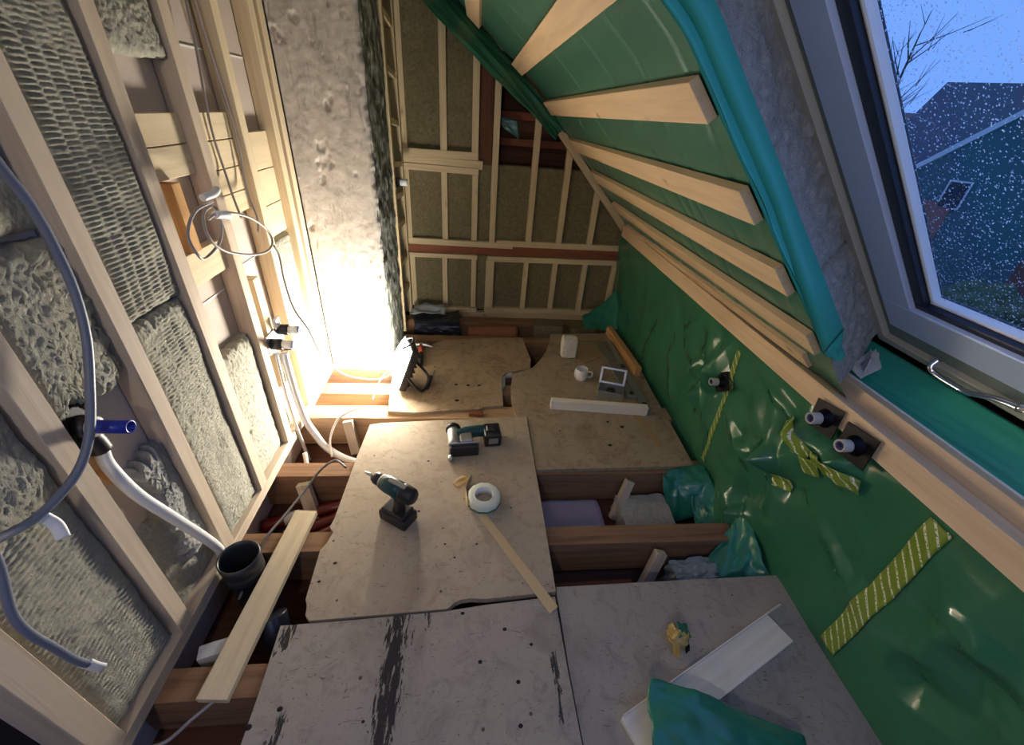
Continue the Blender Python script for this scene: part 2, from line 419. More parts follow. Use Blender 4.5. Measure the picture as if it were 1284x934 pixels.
def roof_slab(name, s0, s1, y0, y1, o0, o1, m, flat=True):
    c = [roof(s, y, o, flat) for o in (o0, o1) for s, y in ((s0, y0), (s1, y0), (s1, y1), (s0, y1))]
    o = raw(name, c, [(0, 1, 2, 3), (7, 6, 5, 4), (0, 4, 5, 1), (1, 5, 6, 2), (2, 6, 7, 3), (3, 7, 4, 0)], m); o['kind'] = 'structure'; return o
WY0, WY1, WS0, WS1 = -0.45, 1.15, 0.08, 1.90
roof_slab('roof_sheathing', -0.7, 2.6, WY1, 3.85, 0.29, 0.33, M['dark_board'])
roof_slab('roof_sheathing_low', -0.7, WS0, WY0, WY1, 0.29, 0.33, M['dark_board'])
roof_slab('roof_sheathing_high', WS1, 2.6, WY0, WY1, 0.29, 0.33, M['dark_board'])
roof_slab('roof_sheathing_near', -0.7, 2.6, -1.75, WY0, 0.29, 0.33, M['dark_board'])

# ---- left wall: panel, plate, studs, wool, blocking boards
XF = -0.93                                    # inner face of the studs
wl = slab('wall_left', (-1.02, 0.43, -0.25), (-1.0, 3.75, 2.36), M['panel'])
beam('bottom_plate', (XF - 0.035, 0.40, -0.004), (XF - 0.035, 2.46, -0.004), 0.07, 0.05, M['stud'], wl)
STUDS = [0.49, 0.805, 1.10, 1.41, 1.727, 2.045, 2.36, 2.455]
for i, y in enumerate(STUDS):
    w = 0.055 if i not in (0,) else 0.062
    m = M['stud'] if i < 5 else M['fresh']
    beam('stud', (XF - 0.034, y - w / 2, 0.02), (XF - 0.034, y - w / 2, 2.36), w, 0.066, m, wl, up=(1, 0, 0))
def batt(name, y0, y1, z0, z1, style, x0=-0.955, ragged=(0, 0, 0, 0), seed=1, res=0.0042, m=None, amp=0.012, shape=None, per=0.0125, ra=0.0029):
    """wool batt in a stud bay; ragged: extra unevenness of the y0, y1, z0, z1 edges"""
    nu = max(8, int((y1 - y0) / res)); nv = max(8, int((z1 - z0) / (res * (0.62 if style != 'rough' else 1))))
    u, v = np.meshgrid(np.linspace(0, 1, nu), np.linspace(0, 1, nv), indexing='ij')
    e = lambda t, sd, a: a * 2 * fbm(t * 14, t * 0 + 3.3, sd, 5)
    ya = y0 + 0.004 + e(v, seed + 11, 0.006 + ragged[0]); yb = y1 - 0.004 + e(v, seed + 12, 0.006 + ragged[1])
    za = z0 + e(u, seed + 13, 0.004 + ragged[2]); zb = z1 + e(u, seed + 14, 0.004 + ragged[3])
    Y = ya + (yb - ya) * u; Z = za + (zb - za) * v
    d = amp * 2.2 * fbm(Y * 5, Z * 5, seed, 3)
    rough = 0.004 * fbm(Y * 26, Z * 26, seed + 3, 3) + 0.0055 * fbm(Y * 75 + 30 * fbm(Y * 20, Z * 20, seed + 2, 2), Z * 60, seed + 4, 3) + 0.0045 * (noise2(Y * 190, Z * 130, seed + 17) - 0.5)
    pits = -0.05 * np.clip(fbm(Y * 11, Z * 11, seed + 8, 4) - 0.25, 0, 1)
    col = Y / 0.043 + 0.8 * fbm(Y * 3, Z * 3, seed + 6, 2)
    rib = ra * np.cos(2 * np.pi * (Z / per + 0.9 * fbm(Y * 4, Z * 4, seed + 5, 2) + 1.0 * noise2(np.floor(col), np.floor(Z * 5), seed + 9))) * np.clip(np.abs(np.sin(np.pi * col)) * 1.5 - 0.1, 0, 1) * (0.5 + noise2(Y * 30, Z * 45, seed + 19))
    mask = np.clip((fbm(Y * 4, Z * 4, seed + 7, 2) + 0.10) * 9, 0, 1)
    if style == 'rib': d = d + rib * (0.45 + 0.55 * mask) + rough * 0.35 + pits * 0.7
    elif style == 'mix': d = d + rib * (1 - mask) * 0.8 + rough * (0.5 + 0.5 * mask) + pits
    else: d = d + rough * 1.1 + pits * 1.3
    edge = np.minimum(np.minimum(Y - ya, yb - Y), np.minimum(Z - za, zb - Z))
    X = x0 + d - 0.018 * np.exp(-np.maximum(edge, 0) / 0.010)
    if shape is not None: X = X + shape(Y, Z)
    X = np.minimum(X, -0.905)
    P = np.stack([X, Y, Z], -1)
    def bk(V):
        B = V.copy(); B[:, 0] = -0.999; return B
    return grid(name, P, m or M['wool'], wl, True, bk)
W0 = 0.055
batt('insulation_batt', 0.49, 0.75, 0.02, 0.74, 'rib', seed=21, res=0.0045, per=0.0165, ra=0.0042)
batt('insulation_batt', 0.49, 0.75, 0.69, 1.30, 'rough', seed=22, amp=0.02, ragged=(0, 0, 0.03, 0), x0=-0.95)
batt('insulation_batt', 0.805, 1.045, 0.86, 1.232, 'rough', seed=31, ragged=(0, 0.03, 0.05, 0.004), x0=-0.947, amp=0.016)
batt('insulation_batt', 0.805, 1.045, 1.25, 2.34, 'rough', seed=32, x0=-0.965)
batt('insulation_batt', 0.805, 1.045, 0.02, 0.40, 'rough', seed=33, ragged=(0, 0, 0, 0.03), x0=-0.968, shape=lambda Y, Z: -0.03 * np.clip((0.93 - Y) / 0.1, 0, 1) * np.clip(Z / 0.3, 0, 1))
batt('insulation_batt', 0.92, 1.05, 0.14, 0.60, 'rough', seed=34, ragged=(0.04, 0, 0, 0.05), x0=-0.955, m=M['wool_grey'])
batt('insulation_batt', 1.10, 1.355, 0.965, 2.34, 'rib', seed=41, res=0.0045, x0=-0.945)
batt('insulation_batt', 1.10, 1.355, 0.02, 0.955, 'mix', seed=42, res=0.0045, x0=-0.945, ragged=(0, 0, 0, 0.01))
batt('insulation_batt', 1.41, 1.672, 1.61, 2.34, 'rough', seed=51, ragged=(0, 0, 0.012, 0), x0=-0.94)
batt('insulation_batt', 1.41, 1.672, 0.02, 0.66, 'rough', seed=52, ragged=(0, 0, 0, 0.006), x0=-0.955, amp=0.006)
batt('insulation_batt', 1.727, 1.99, 0.02, 0.36, 'rough', seed=54, x0=-0.972, amp=0.006)
batt('insulation_batt', 2.045, 2.305, 0.02, 0.935, 'rough', seed=53, x0=-0.955, amp=0.006, m=M['wool'])
# horizontal blocking boards seen in the open bays
for (y0, y1, zs) in ((1.41, 1.672, (1.470, 1.380, 1.285)), (1.727, 1.99, (1.470, 1.378, 1.280, 1.19, 1.11)), (2.045, 2.305, (1.394, 1.241, 1.089, 0.945))):
    for a, b in zip(zs, zs[1:]):
        beam('blocking_board', (-0.985, y0 + 0.002, (a + b) / 2), (-0.985, y1 - 0.002, (a + b) / 2), 0.03, (a - b) - 0.004, M['fresh'], wl)
beam('blocking_board', (-0.978, 1.412, 1.005), (-0.978, 1.670, 1.005), 0.04, 0.11, M['fresh'], wl)
beam('packing_strip', (-0.972, 1.505, 1.06), (-0.972, 1.505, 1.28), 0.045, 0.05, M['orange'], wl, up=(1, 0, 0))
beam('packing_strip', (-0.965, 1.80, 0.30), (-0.965, 1.80, 0.86), 0.055, 0.06, M['fresh'], wl, up=(1, 0, 0))
for (y0, y1, z) in ((1.41, 1.67, 0.86), (1.727, 1.99, 0.90), (1.727, 1.99, 1.66), (2.045, 2.30, 1.66)):
    MB().box((-0.9995, y0, z - 0.003), (-0.997, y1, z + 0.003)).build('panel_joint', M['white_pl'], wl)

# ---- chimney
ch = empty('chimney', kind='structure')
def rough_face(name, fn, nu, nv, m, parent):
    u, v = np.meshgrid(np.linspace(0, 1, nu), np.linspace(0, 1, nv), indexing='ij')
    return grid(name, fn(u, v), m, parent, True)
def chim_front(u, v):
    X = -0.925 + 0.40 * u; Z = -0.20 + 2.56 * v
    pit = np.clip(fbm(X * 20, Z * 12, 3, 4) - 0.17, 0, 1) * -0.05
    ln = np.clip(fbm(X * 70, Z * 7, 9, 3) - 0.22, 0, 1) * -0.05
    Y = 2.46 - (0.010 * fbm(X * 5, Z * 3, 1, 4) + 0.003 * fbm(X * 40, Z * 40, 2, 3) + pit + ln)
    e = np.clip((u - 0.93) / 0.07, 0, 1); Y = Y + e ** 2 * (0.02 + 0.03 * fbm(X * 0, Z * 22, 5, 4))
    X = X + np.where(u > 0.9, 0.012 * fbm(Z * 25, Z * 0, 6, 4), 0)
    return np.stack([X, Y, Z], -1)
rough_face('front_face', chim_front, 90, 420, M['concrete'], ch)
def chim_side(u, v):
    Y = 2.465 + 0.50 * u; Z = -0.20 + 2.56 * v
    X = -0.527 + 0.03 * fbm(Y * 14, Z * 14, 15, 4)
    return np.stack([X, Y, Z], -1)
rough_face('side_face', chim_side, 60, 300, M['mortar_side'], ch)
MB().box((-0.95, 2.49, -0.2), (-0.55, 2.96, 2.36)).build('core', M['concrete'], ch)

# ---- short framed wall between the chimney and the back wall
wn = slab('wall_nook', (-0.68, 2.97, -0.25), (-0.66, 3.75, 2.36), M['dark_board'])
for y in (3.02, 3.40):
    beam('stud', (-0.545, y, 0), (-0.545, y, 2.36), 0.045, 0.06, M['backstud'], wn, up=(1, 0, 0))
for z in (0.28, 0.52, 0.80, 1.00, 1.20, 1.45, 1.72, 1.98, 2.2):
    beam('noggin', (-0.545, 3.04, z), (-0.545, 3.38, z - 0.03), 0.05, 0.035, M['backstud'], wn)

# ---- back wall
YB = 3.45
wb = slab('wall_back', (-0.66, 3.70, -0.25), (1.75, 3.78, 2.42), M['dark_board'])
def bw(name, x0, z0, x1, z1, w, m=None, y=YB, t=0.05):
    return beam(name, (x0, y + t / 2, z0), (x1, y + t / 2, z1), w, t, m or M['backstud'], wb, up=(0, 1, 0))
for x in (-0.505, -0.22, 0.01): bw('stud', x, 1.27, x, 2.36, 0.048)
bw('rail', -0.53, 1.245, 0.035, 1.245, 0.05, y=YB - 0.002); bw('header_beam', -0.56, 1.195, 0.07, 1.185, 0.06, y=YB + 0.004)
for x in (-0.505, -0.22): bw('stud', x, 0.625, x, 1.14, 0.045)
bw('stud', 0.015, 0.625, 0.015, 1.14, 0.045); bw('rail', -0.53, 1.150, 0.04, 1.140, 0.045, y=YB - 0.003)
for x, z in ((0.163, 2.02), (0.468, 1.62), (0.727, 1.34), (0.992, 1.06)): bw('stud', x, 0.62, x, z, 0.046)
bw('rail', -0.53, 0.600, 0.34, 0.595, 0.048, y=YB - 0.004); bw('rail', 0.20, 0.612, 1.33, 0.618, 0.048, y=YB - 0.002)
bw('dark_rail', -0.54, 0.545, 1.34, 0.56, 0.085, M['red_board'], y=YB + 0.012)
bw('rail', -0.53, 0.485, 0.045, 0.485, 0.036, y=YB - 0.002); bw('rail', 0.13, 0.478, 1.32, 0.490, 0.045, y=YB - 0.002)
for x in (-0.495, -0.228, 0.018, 0.467, 0.724, 0.99, 1.255): bw('stud', x, 0.03, x, 0.47, 0.042)
bw('stud', 0.157, 0.03, 0.157, 0.47, 0.07)
bw('rail', -0.45, 0.0, 0.05, 0.0, 0.04, y=YB - 0.002); bw('rail', 0.12, 0.005, 1.30, 0.012, 0.045, y=YB - 0.002)
bw('sole_plate', -0.55, -0.06, 1.34, -0.055, 0.07, M['backstud'], y=YB + 0.01)
beam('brown_post', (0.085, YB + 0.07, 1.19), (0.085, YB + 0.07, 2.36), 0.10, 0.08, M['dark_board'], wb, up=(0, 1, 0))
def bslab(x0, x1, z0, z1, seed, style='rough'):
    nu = max(8, int((x1 - x0) / 0.011)); nv = max(8, int((z1 - z0) / 0.011))
    u, v = np.meshgrid(np.linspace(0, 1, nu), np.linspace(0, 1, nv), indexing='ij')
    X = x0 + (x1 - x0) * u; Z = z0 + (z1 - z0) * v
    d = 0.02 * fbm(X * 6, Z * 6, seed, 3) + 0.014 * fbm(X * 40, Z * 40, seed + 2, 3) - 0.05 * np.clip(fbm(X * 16, Z * 16, seed + 5, 2) - 0.2, 0, 1)
    if style == 'rib': d = d + 0.003 * np.cos(2 * np.pi * (Z / 0.022 + 1.2 * fbm(X * 5, Z * 5, seed + 3, 2)))
    P = np.stack([X, YB + 0.035 - d, Z], -1)
    def bk(V):
        B = V.copy(); B[:, 1] = YB + 0.10; return B
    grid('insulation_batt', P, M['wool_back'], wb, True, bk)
xs = [-0.505, -0.22, 0.012]
for k, (a, b) in enumerate(zip(xs, xs[1:])):
    bslab(a, b, 1.265, 2.36, 100 + k, 'rib'); bslab(a, b, 0.60, 1.16, 110 + k); bslab(a, b, 0.0, 0.50, 120 + k)
xs = [0.012, 0.163, 0.468, 0.727, 0.992, 1.31]
for k, (a, b) in enumerate(zip(xs, xs[1:])):
    bslab(a, b, 0.60, min(1.195, 1.9), 130 + k); bslab(a, b, 0.0, 0.50, 140 + k)
for z, h, m in ((1.245, 0.09, 'dark_board'), (1.345, 0.05, 'red_board'), (1.52, 0.055, 'red_board'), (1.74, 0.07, 'dark_board')):
    beam('lath_board', (0.05, 3.66, z), (1.2, 3.66, z), h, 0.03, M[m], wb, up=(0, 1, 0))
# diagonal trim following the roof slope
beam('sloping_trim', Vector(roof(0.03, YB - 0.02, 0.0).tolist()), Vector(roof(1.22, YB - 0.02, 0.0).tolist()), 0.05, 0.045, M['backstud'], wb, up=(0, 1, 0))
bw('trim_block', 1.285, 0.60, 1.30, 0.73, 0.045, y=YB - 0.03)

# ---- floor: joists, underside, boards
fl = empty('floor', kind='structure')
for y in (0.62, 1.115, 1.525, 1.99, 2.28, 2.47, 2.95, 3.32):
    w = 0.092 if y not in (1.99, 2.28) else 0.12
    t = 0.20 if y != 2.28 else 0.14
    zt = -0.026 if y != 2.28 else -0.06
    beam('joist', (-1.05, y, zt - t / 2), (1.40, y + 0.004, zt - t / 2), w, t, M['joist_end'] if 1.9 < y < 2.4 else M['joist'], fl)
for y in (0.10, -0.5, -1.1): beam('joist', (-1.05, y, -0.126), (1.40, y, -0.126), 0.092, 0.20, M['joist'], fl)
def board(name, poly, top, thick, m):
    return MB().prism(poly, top - thick, top).build(name, m, fl)
A = [(-0.556, 1.837), (-0.497, 1.851), (-0.13, 1.883), (0.345, 1.915), (0.346, 1.233), (0.345, 0.851), (0.077, 0.833), (0.017, 0.838), (-0.020, 0.834), (-0.045, 0.822), (-0.064, 0.803), (-0.295, 0.792),
     (-0.543, 0.781), (-0.562, 0.80), (-0.567, 0.83), (-0.580, 0.857), (-0.589, 1.056), (-0.573, 1.085), (-0.561, 1.137), (-0.583, 1.165), (-0.575, 1.209), (-0.569, 1.573)]
board('plywood_sheet', A, 0.004, 0.030, M['plyA'])
B = [(-0.634, 0.769), (-0.375, 0.779), (-0.069, 0.795), (0.077, 0.812), (0.338, 0.832), (0.341, 0.589), (0.347, 0.397), (0.35, -0.6), (-0.60, -0.6), (-0.621, 0.454), (-0.624, 0.594)]
board('plywood_sheet', B, 0.002, 0.028, M['plyB'])
E_ = [(0.350, 0.873), (0.82, 0.882), (1.294, 0.889), (1.30, 0.579), (1.30, -0.6), (0.356, -0.6), (0.352, 0.4), (0.347, 0.60)]
board('plywood_sheet', E_, -0.006, 0.020, M['plyE'])
D = [(0.351, 1.493), (1.225, 1.515), (1.238, 1.797), (1.25, 2.212), (1.30, 2.968), (1.162, 3.077), (0.667, 3.033), (0.64, 2.90), (0.588, 2.733), (0.52, 2.60), (0.453, 2.494), (0.38, 2.445), (0.30, 2.404), (0.275, 2.25), (0.266, 2.102), (0.285, 1.925), (0.352, 1.925)]
board('plywood_sheet', D, -0.006, 0.020, M['plyD'])
Cc = [(-0.478, 1.969), (-0.50, 2.15), (-0.518, 2.358), (-0.515, 2.60), (-0.511, 2.779), (-0.303, 2.79), (-0.27, 2.815), (-0.211, 2.872), (0.064, 2.914), (0.30, 2.94), (0.39, 2.955), (0.423, 2.93), (0.436, 2.75), (0.452, 2.606), (0.43, 2.47),
      (0.33, 2.445), (0.262, 2.42), (0.225, 2.37), (0.214, 2.30), (0.211, 2.034), (0.09, 2.02), (0.057, 1.992), (-0.10, 1.985), (-0.323, 1.956)]
board('plywood_sheet', Cc, -0.002, 0.024, M['plyC'])
board('plywood_sheet', [(-1.04, -1.64), (1.30, -1.64), (1.30, -0.61), (-0.60, -0.61), (-1.04, -0.61)], -0.006, 0.02, M['plyE'])
for (x, y, z, r) in [(0.92, 1.839, -0.006, 0.011), (0.799, 1.679, -0.006, 0.01), (0.843, 1.884, -0.006, 0.008), (0.531, 1.801, -0.006, 0.005), (-0.089, 2.258, -0.002, 0.01), (-0.01, 2.251, -0.002, 0.01), (0.064, 2.253, -0.002, 0.009), (-0.077, 2.082, -0.002, 0.012), (-0.247, 2.472, -0.002, 0.006), (-0.546, 0.531, 0.002, 0.007), (-0.618, 0.492, 0.002, 0.008), (0.051, 0.626, 0.002, 0.006), (0.139, 0.724, 0.002, 0.006), (0.17, 0.451, 0.002, 0.006), (0.173, 0.563, 0.002, 0.006), (-0.011, 0.785, 0.002, 0.006), (0.228, 0.671, 0.002, 0.005), (-0.296, 0.487, 0.002, 0.004), (-0.515, 0.996, 0.004, 0.006), (-0.553, 0.923, 0.004, 0.005), (-0.218, 1.237, 0.004, 0.005), (-0.205, 1.55, 0.004, 0.005), (0.042, 1.064, 0.004, 0.004), (-0.091, 1.068, 0.004, 0.004), (-0.049, 1.005, 0.004, 0.004)]:
    k = MB().lathe([(r * 1.25, 0.0), (r, 0.0006), (0.0, 0.0008)], 10, Matrix.Diagonal((1, 0.8, 1, 1))).build('screw_hole', M['dark'], fl); k.location = (x, y, z)
# packers standing between joists
for (a, b, w) in (((0.85, 1.45, -0.045), (0.77, 1.36, -0.235), 0.045), ((0.855, 1.035, -0.045), (0.80, 0.985, -0.235), 0.05),
                  ((-0.80, 1.455, -0.05), (-0.76, 1.40, -0.235), 0.06), ((-0.70, 1.91, -0.03), (-0.665, 1.86, -0.235), 0.055)):
    beam('packing_post', a, b, w, 0.035, M['stud'], fl, up=(0, -1, 0.2))

# ---- kneewall membrane
rng = np.random.RandomState(5)
CRE = []
def star(y, z, n, L, a):
    for k in range(n):
        t = 2 * math.pi * (k + rng.rand() * 0.7) / n; l = L * (0.4 + rng.rand())
        CRE.append((y, z, y + l * math.cos(t), z + l * math.sin(t), a * (0.5 + rng.rand()) * (1 if rng.rand() > 0.35 else -1), 0.010 + 0.02 * rng.rand()))
star(1.18, 0.03, 8, 0.34, 0.028); star(1.05, 0.62, 7, 0.28, 0.022); star(0.90, 0.63, 7, 0.26, 0.022); star(1.68, 0.46, 9, 0.26, 0.026); star(1.75, 0.30, 6, 0.2, 0.022)
star(1.85, 0.42, 5, 0.22, 0.022); star(1.15, 0.40, 6, 0.28, 0.022); star(0.72, 0.32, 4, 0.25, 0.02); star(0.42, 0.52, 5, 0.3, 0.024); star(1.30, 0.30, 5, 0.25, 0.022)
for k in range(44):
    y = 0.3 + 2.3 * rng.rand(); z = 0.05 + 0.6 * rng.rand(); t = math.pi * (0.15 + 0.7 * rng.rand()) ; l = 0.10 + 0.22 * rng.rand()
    CRE.append((y, z, y + l * math.cos(t), z + l * math.sin(t), 0.013 * rng.randn(), 0.010 + 0.02 * rng.rand()))
for k in range(8):
    y = 2.0 + 1.2 * rng.rand(); CRE.append((y, 0.02, y + 0.08 * rng.randn(), 0.68, 0.006, 0.02))
def knee(y, z):
    """x of the kneewall membrane"""
    y = np.asarray(y, float); z = np.asarray(z, float)
    x = 1.285 - 0.045 * np.clip(z / 0.74, 0, 1.2) + 0.030 * fbm(y * 2.2, z * 2.6, 77, 3)
    hold = np.clip((0.76 - z) / 0.10, 0.0, 1)
    w = np.zeros_like(x)
    for (ya, za, yb, zb, a, wd) in CRE:
        dy, dz = yb - ya, zb - za; L2 = dy * dy + dz * dz
        t = np.clip(((y - ya) * dy + (z - za) * dz) / L2, 0, 1)
        d = np.hypot(y - ya - t * dy, z - za - t * dz)
        w = w - a * (1 - 0.8 * t) * np.clip(1 - (np.sqrt(d * d + 0.005 ** 2) - 0.005) / (wd * 3.2), 0, 1)
    f = np.clip((3.4 - y) / 0.8, 0.25, 1)
    x = x + w * hold * f + 0.004 * fbm(y * 9, z * 7, 78, 2) * hold
    # pulled out at floor level where the boards stop
    x = x - 0.06 * np.clip((0.10 - z) / 0.25, 0, 1) * np.exp(-((y - 1.22) / 0.16) ** 2)
    # swings towards the room at the back corner
    x = x - 0.10 * np.clip((0.16 - z) / 0.3, 0, 1) * np.clip((y - 2.85) / 0.5, 0, 1)
    return np.minimum(x, 1.36)
yy, zz = np.meshgrid(np.linspace(-0.9, 3.42, 560), np.linspace(-0.24, 0.80, 150), indexing='ij')
X = np.where(zz < 0.0, np.minimum(knee(yy, zz), 1.33), knee(yy, zz))
wr = grid('wall_right', np.stack([X, yy, zz], -1), M['film'], None, True); wr['kind'] = 'structure'
slab('wall_right_core', (1.40, -1.7, -0.25), (1.50, 3.7, 0.70), M['plaster'])
def tape_strip(y0, z0, y1, z1, w, lift=0.005, cr=0.0):
    n = max(6, int(math.hypot(y1 - y0, z1 - z0) / 0.012)); t = np.linspace(0, 1, n)
    dy, dz = y1 - y0, z1 - z0; L = math.hypot(dy, dz); py, pz = -dz / L, dy / L
    u, v = np.meshgrid(t, np.linspace(-0.5, 0.5, 9), indexing='ij')
    Y = y0 + dy * u + py * v * w; Z = z0 + dz * u + pz * v * w
    grid('tape_strip', np.stack([knee(Y, Z) - lift - cr * noise2(Y * 60, Z * 60, 5), Y, Z], -1), M['tape'], wr, True, np.array([0.003, 0, 0]))
tape_strip(0.605, 0.03, 0.595, 0.71, 0.062); tape_strip(1.535, 0.02, 1.555, 0.69, 0.032)
tape_strip(1.12, 0.64, 0.97, 0.60, 0.05, 0.006, 0.016); tape_strip(0.96, 0.60, 0.80, 0.625, 0.055, 0.008, 0.018); tape_strip(1.09, 0.35, 1.03, 0.37, 0.05, 0.006, 0.014); tape_strip(0.975, 0.58, 0.955, 0.52, 0.055, 0.007, 0.012)

# membrane flaps hanging into the open floor bays
def flap(name, pts, parent, m, back=None, seed=1, amp=0.012, n=36, th=(0, 0, -0.003)):
    """pts: 3x3 or 2x2 control grid, bilinear/quadratic"""
    C_ = np.array(pts, float); a, b = C_.shape[:2]
    u, v = np.meshgrid(np.linspace(0, 1, n), np.linspace(0, 1, n), indexing='ij')
    def bas(t, k):
        return [1 - t, t] if k == 2 else [(1 - t) ** 2, 2 * t * (1 - t), t * t] if k == 3 else [(1 - t) ** 3, 3 * t * (1 - t) ** 2, 3 * t * t * (1 - t), t ** 3]
    P = sum(bas(u, a)[i][..., None] * bas(v, b)[j][..., None] * C_[i, j] for i in range(a) for j in range(b))
    P = P + amp * np.stack([fbm(u * 4, v * 4, seed, 3), fbm(u * 4, v * 4, seed + 5, 3), 1.5 * fbm(u * 3, v * 3, seed + 9, 3)], -1)
    return grid(name, P, m, parent, True, np.array(th))
flap('membrane_flap', [[(1.05, 1.50, -0.02), (1.02, 1.42, -0.06), (1.06, 1.32, -0.24)], [(1.13, 1.50, -0.01), (1.12, 1.42, -0.02), (1.14, 1.34, -0.22)], [(1.27, 1.50, 0.02), (1.24, 1.40, 0.03), (1.30, 1.28, -0.05)]], wr, M['film_dark'], seed=3, amp=0.03)
flap('membrane_flap', [[(1.17, 1.38, -0.08), (1.15, 1.30, -0.14), (1.17, 1.20, -0.2)], [(1.27, 1.38, -0.03), (1.26, 1.30, -0.05), (1.29, 1.20, -0.1)]], wr, M['film_dark'], seed=4, amp=0.03)
flap('membrane_flap', [[(1.22, 1.13, -0.01), (1.05, 1.02, -0.10), (0.98, 0.92, -0.20)], [(1.25, 1.14, 0.02), (1.20, 1.00, -0.06), (1.15, 0.90, -0.12)], [(1.27, 1.16, 0.10), (1.27, 1.0, 0.04), (1.285, 0.905, -0.04)]], wr, M['film_dark'], seed=6, amp=0.03)
flap('membrane_flap', [[(1.00, 3.36, 0.02), (1.02, 3.30, 0.0), (0.98, 3.14, 0.0)], [(1.20, 3.36, 0.14), (1.18, 3.24, 0.06), (1.16, 3.11, 0.0)], [(1.27, 3.34, 0.30), (1.27, 3.22, 0.14), (1.27, 3.08, 0.04)]], wr, M['film_dark'], seed=8, amp=0.03)

# ---- rail on top of the kneewall
rl = empty('trim_1', kind='structure')
beam('rail_board', (1.232, -0.9, 0.775), (1.232, 3.36, 0.790), 0.026, 0.082, M['batten'], rl)
beam('rail_board', (1.264, -0.9, 0.768), (1.264, 3.36, 0.780), 0.030, 0.082, M['batten'], rl)
beam('rail_board', (1.295, -0.9, 0.800), (1.295, 1.16, 0.805), 0.030, 0.115, M['batten'], rl)
beam('rail_edge_strip', (1.315, -0.9, 0.815), (1.315, 1.16, 0.820), 0.008, 0.09, M['white_pl'], rl)

# ---- sloping ceiling: membrane and battens
def sag(s, y):
    fr = 0
    return 0.030 - 0.006 * np.sin(np.pi * np.clip((s - 0.03) / 0.29, 0, 8) ) ** 2 + 0.006 * fbm(s * 9, y * 0.8, 55, 3) + 0.010 * fbm(s * 1.5, y * 1.5, 56, 2) + 0.004 * np.clip(1 - np.abs(fbm(y * 5 + 0.6 * s, s * 0.8, 57, 2)) * 30, 0, 1)
ss, yv = np.meshgrid(np.linspace(0.0, 2.35, 180), np.linspace(1.02, 3.40, 260), indexing='ij')
cl = grid('ceiling_slope', roof(ss, yv, sag(ss, yv)), M['film_roof'], None, True); cl['kind'] = 'structure'
BAT = [(0.312, 0.406, 3.20), (0.575, 0.680, 3.25), (0.835, 0.940, 3.30), (1.125, 1.225, 3.36), (1.435, 1.530, 3.36), (1.80, 1.90, 3.36), (2.1, 2.2, 3.36)]
for (a, b, ye) in BAT:
    c = (a + b) / 2; nn = NO if c < S1 else NO2
    beam('batten', rv(c, 1.04, 0.012), rv(c - 0.02, ye, 0.012), b - a, 0.024, M['batten'], cl, up=tuple(nn))
beam('batten', rv(0.175, 1.16, 0.02), rv(0.10, 3.30, 0.02), 0.07, 0.024, M['batten'], cl, up=tuple(NO))
# folded edge of the membrane along the window reveal
n1 = 140
s_ = np.linspace(0.33, 2.3, n1)
prof = [(1.018, 0.020), (1.026, 0.034), (1.034, 0.046), (1.042, 0.056)]
def strip(name, prof, m, s_, wav=0.0, seed=0):
    P = np.zeros((len(s_), len(prof), 3))
    for j, (y, o) in enumerate(prof):
        yj = y(s_) if callable(y) else y; oj = o(s_) if callable(o) else o
        P[:, j] = roof(s_, yj + wav * fbm(s_ * 6, s_ * 0 + j, seed, 3), oj + wav * fbm(s_ * 5, s_ * 0 + j, seed + 2, 3))
    return grid(name, P, m, cl, True, np.array([0.0, 0.002, 0.002]))
strip('membrane_edge', prof, M['film_daylit'], s_, 0.006, 3)
wd_ = lambda s: np.clip((0.85 - s) / 0.5, 0, 1)
strip('membrane_lip', [(lambda s: 1.040 - 0.030 * wd_(s), lambda s: 0.052 - 0.040 * wd_(s)), (lambda s: 1.046 - 0.016 * wd_(s), lambda s: 0.080 - 0.025 * wd_(s)), (lambda s: 1.054 + 0 * s, lambda s: 0.108 + 0.0 * s)], M['film_daylit'], s_, 0.006, 9)
flap('membrane_lip_end', [[rv(0.34, 1.017, 0.012), rv(0.33, 1.04, 0.06), rv(0.34, 1.054, 0.108)], [rv(0.25, 1.02, 0.05), rv(0.25, 1.03, 0.07), rv(0.25, 1.05, 0.08)]], cl, M['film_daylit'], seed=12, amp=0.012, n=16, th=(0.002, 0.002, 0))
flap('membrane_end_flap', [[roof(0.95, 3.40, 0.03), roof(1.0, 3.36, -0.02), roof(0.98, 3.34, -0.06)], [roof(1.5, 3.40, 0.03), roof(1.5, 3.34, -0.05), roof(1.5, 3.30, -0.13)], [roof(2.4, 3.40, 0.03), roof(2.4, 3.30, -0.05), roof(2.4, 3.24, -0.12)]], cl, M['film'], seed=14, amp=0.04, n=40)
# wool on the reveal
rw = empty('wall_reveal', kind='structure')
for (sa, sb, sd_) in ((0.10, 0.52, 61), (0.525, 2.3, 62)):
    nu = int((sb - sa) / 0.007); nv = 46
    u, v = np.meshgrid(np.linspace(sa, sb, nu), np.linspace(0, 1, nv), indexing='ij')
    of = 0.035 + 0.235 * v; yb_ = 1.052 + 0.110 * v
    d = 0.03 * fbm(u * 9, v * 2.5, sd_, 3) + 0.022 * fbm(u * 38, v * 10, sd_ + 1, 4) - 0.09 * np.clip(fbm(u * 17, v * 5, sd_ + 4, 3) - 0.18, 0, 1)
    d = d - 0.02 * np.exp(-np.minimum(u - sa, sb - u) / 0.008)
    grid('insulation_batt', roof(u, yb_ - d, of, True), M['wool_grey'], rw, True, np.array([0, 0.10, 0]))

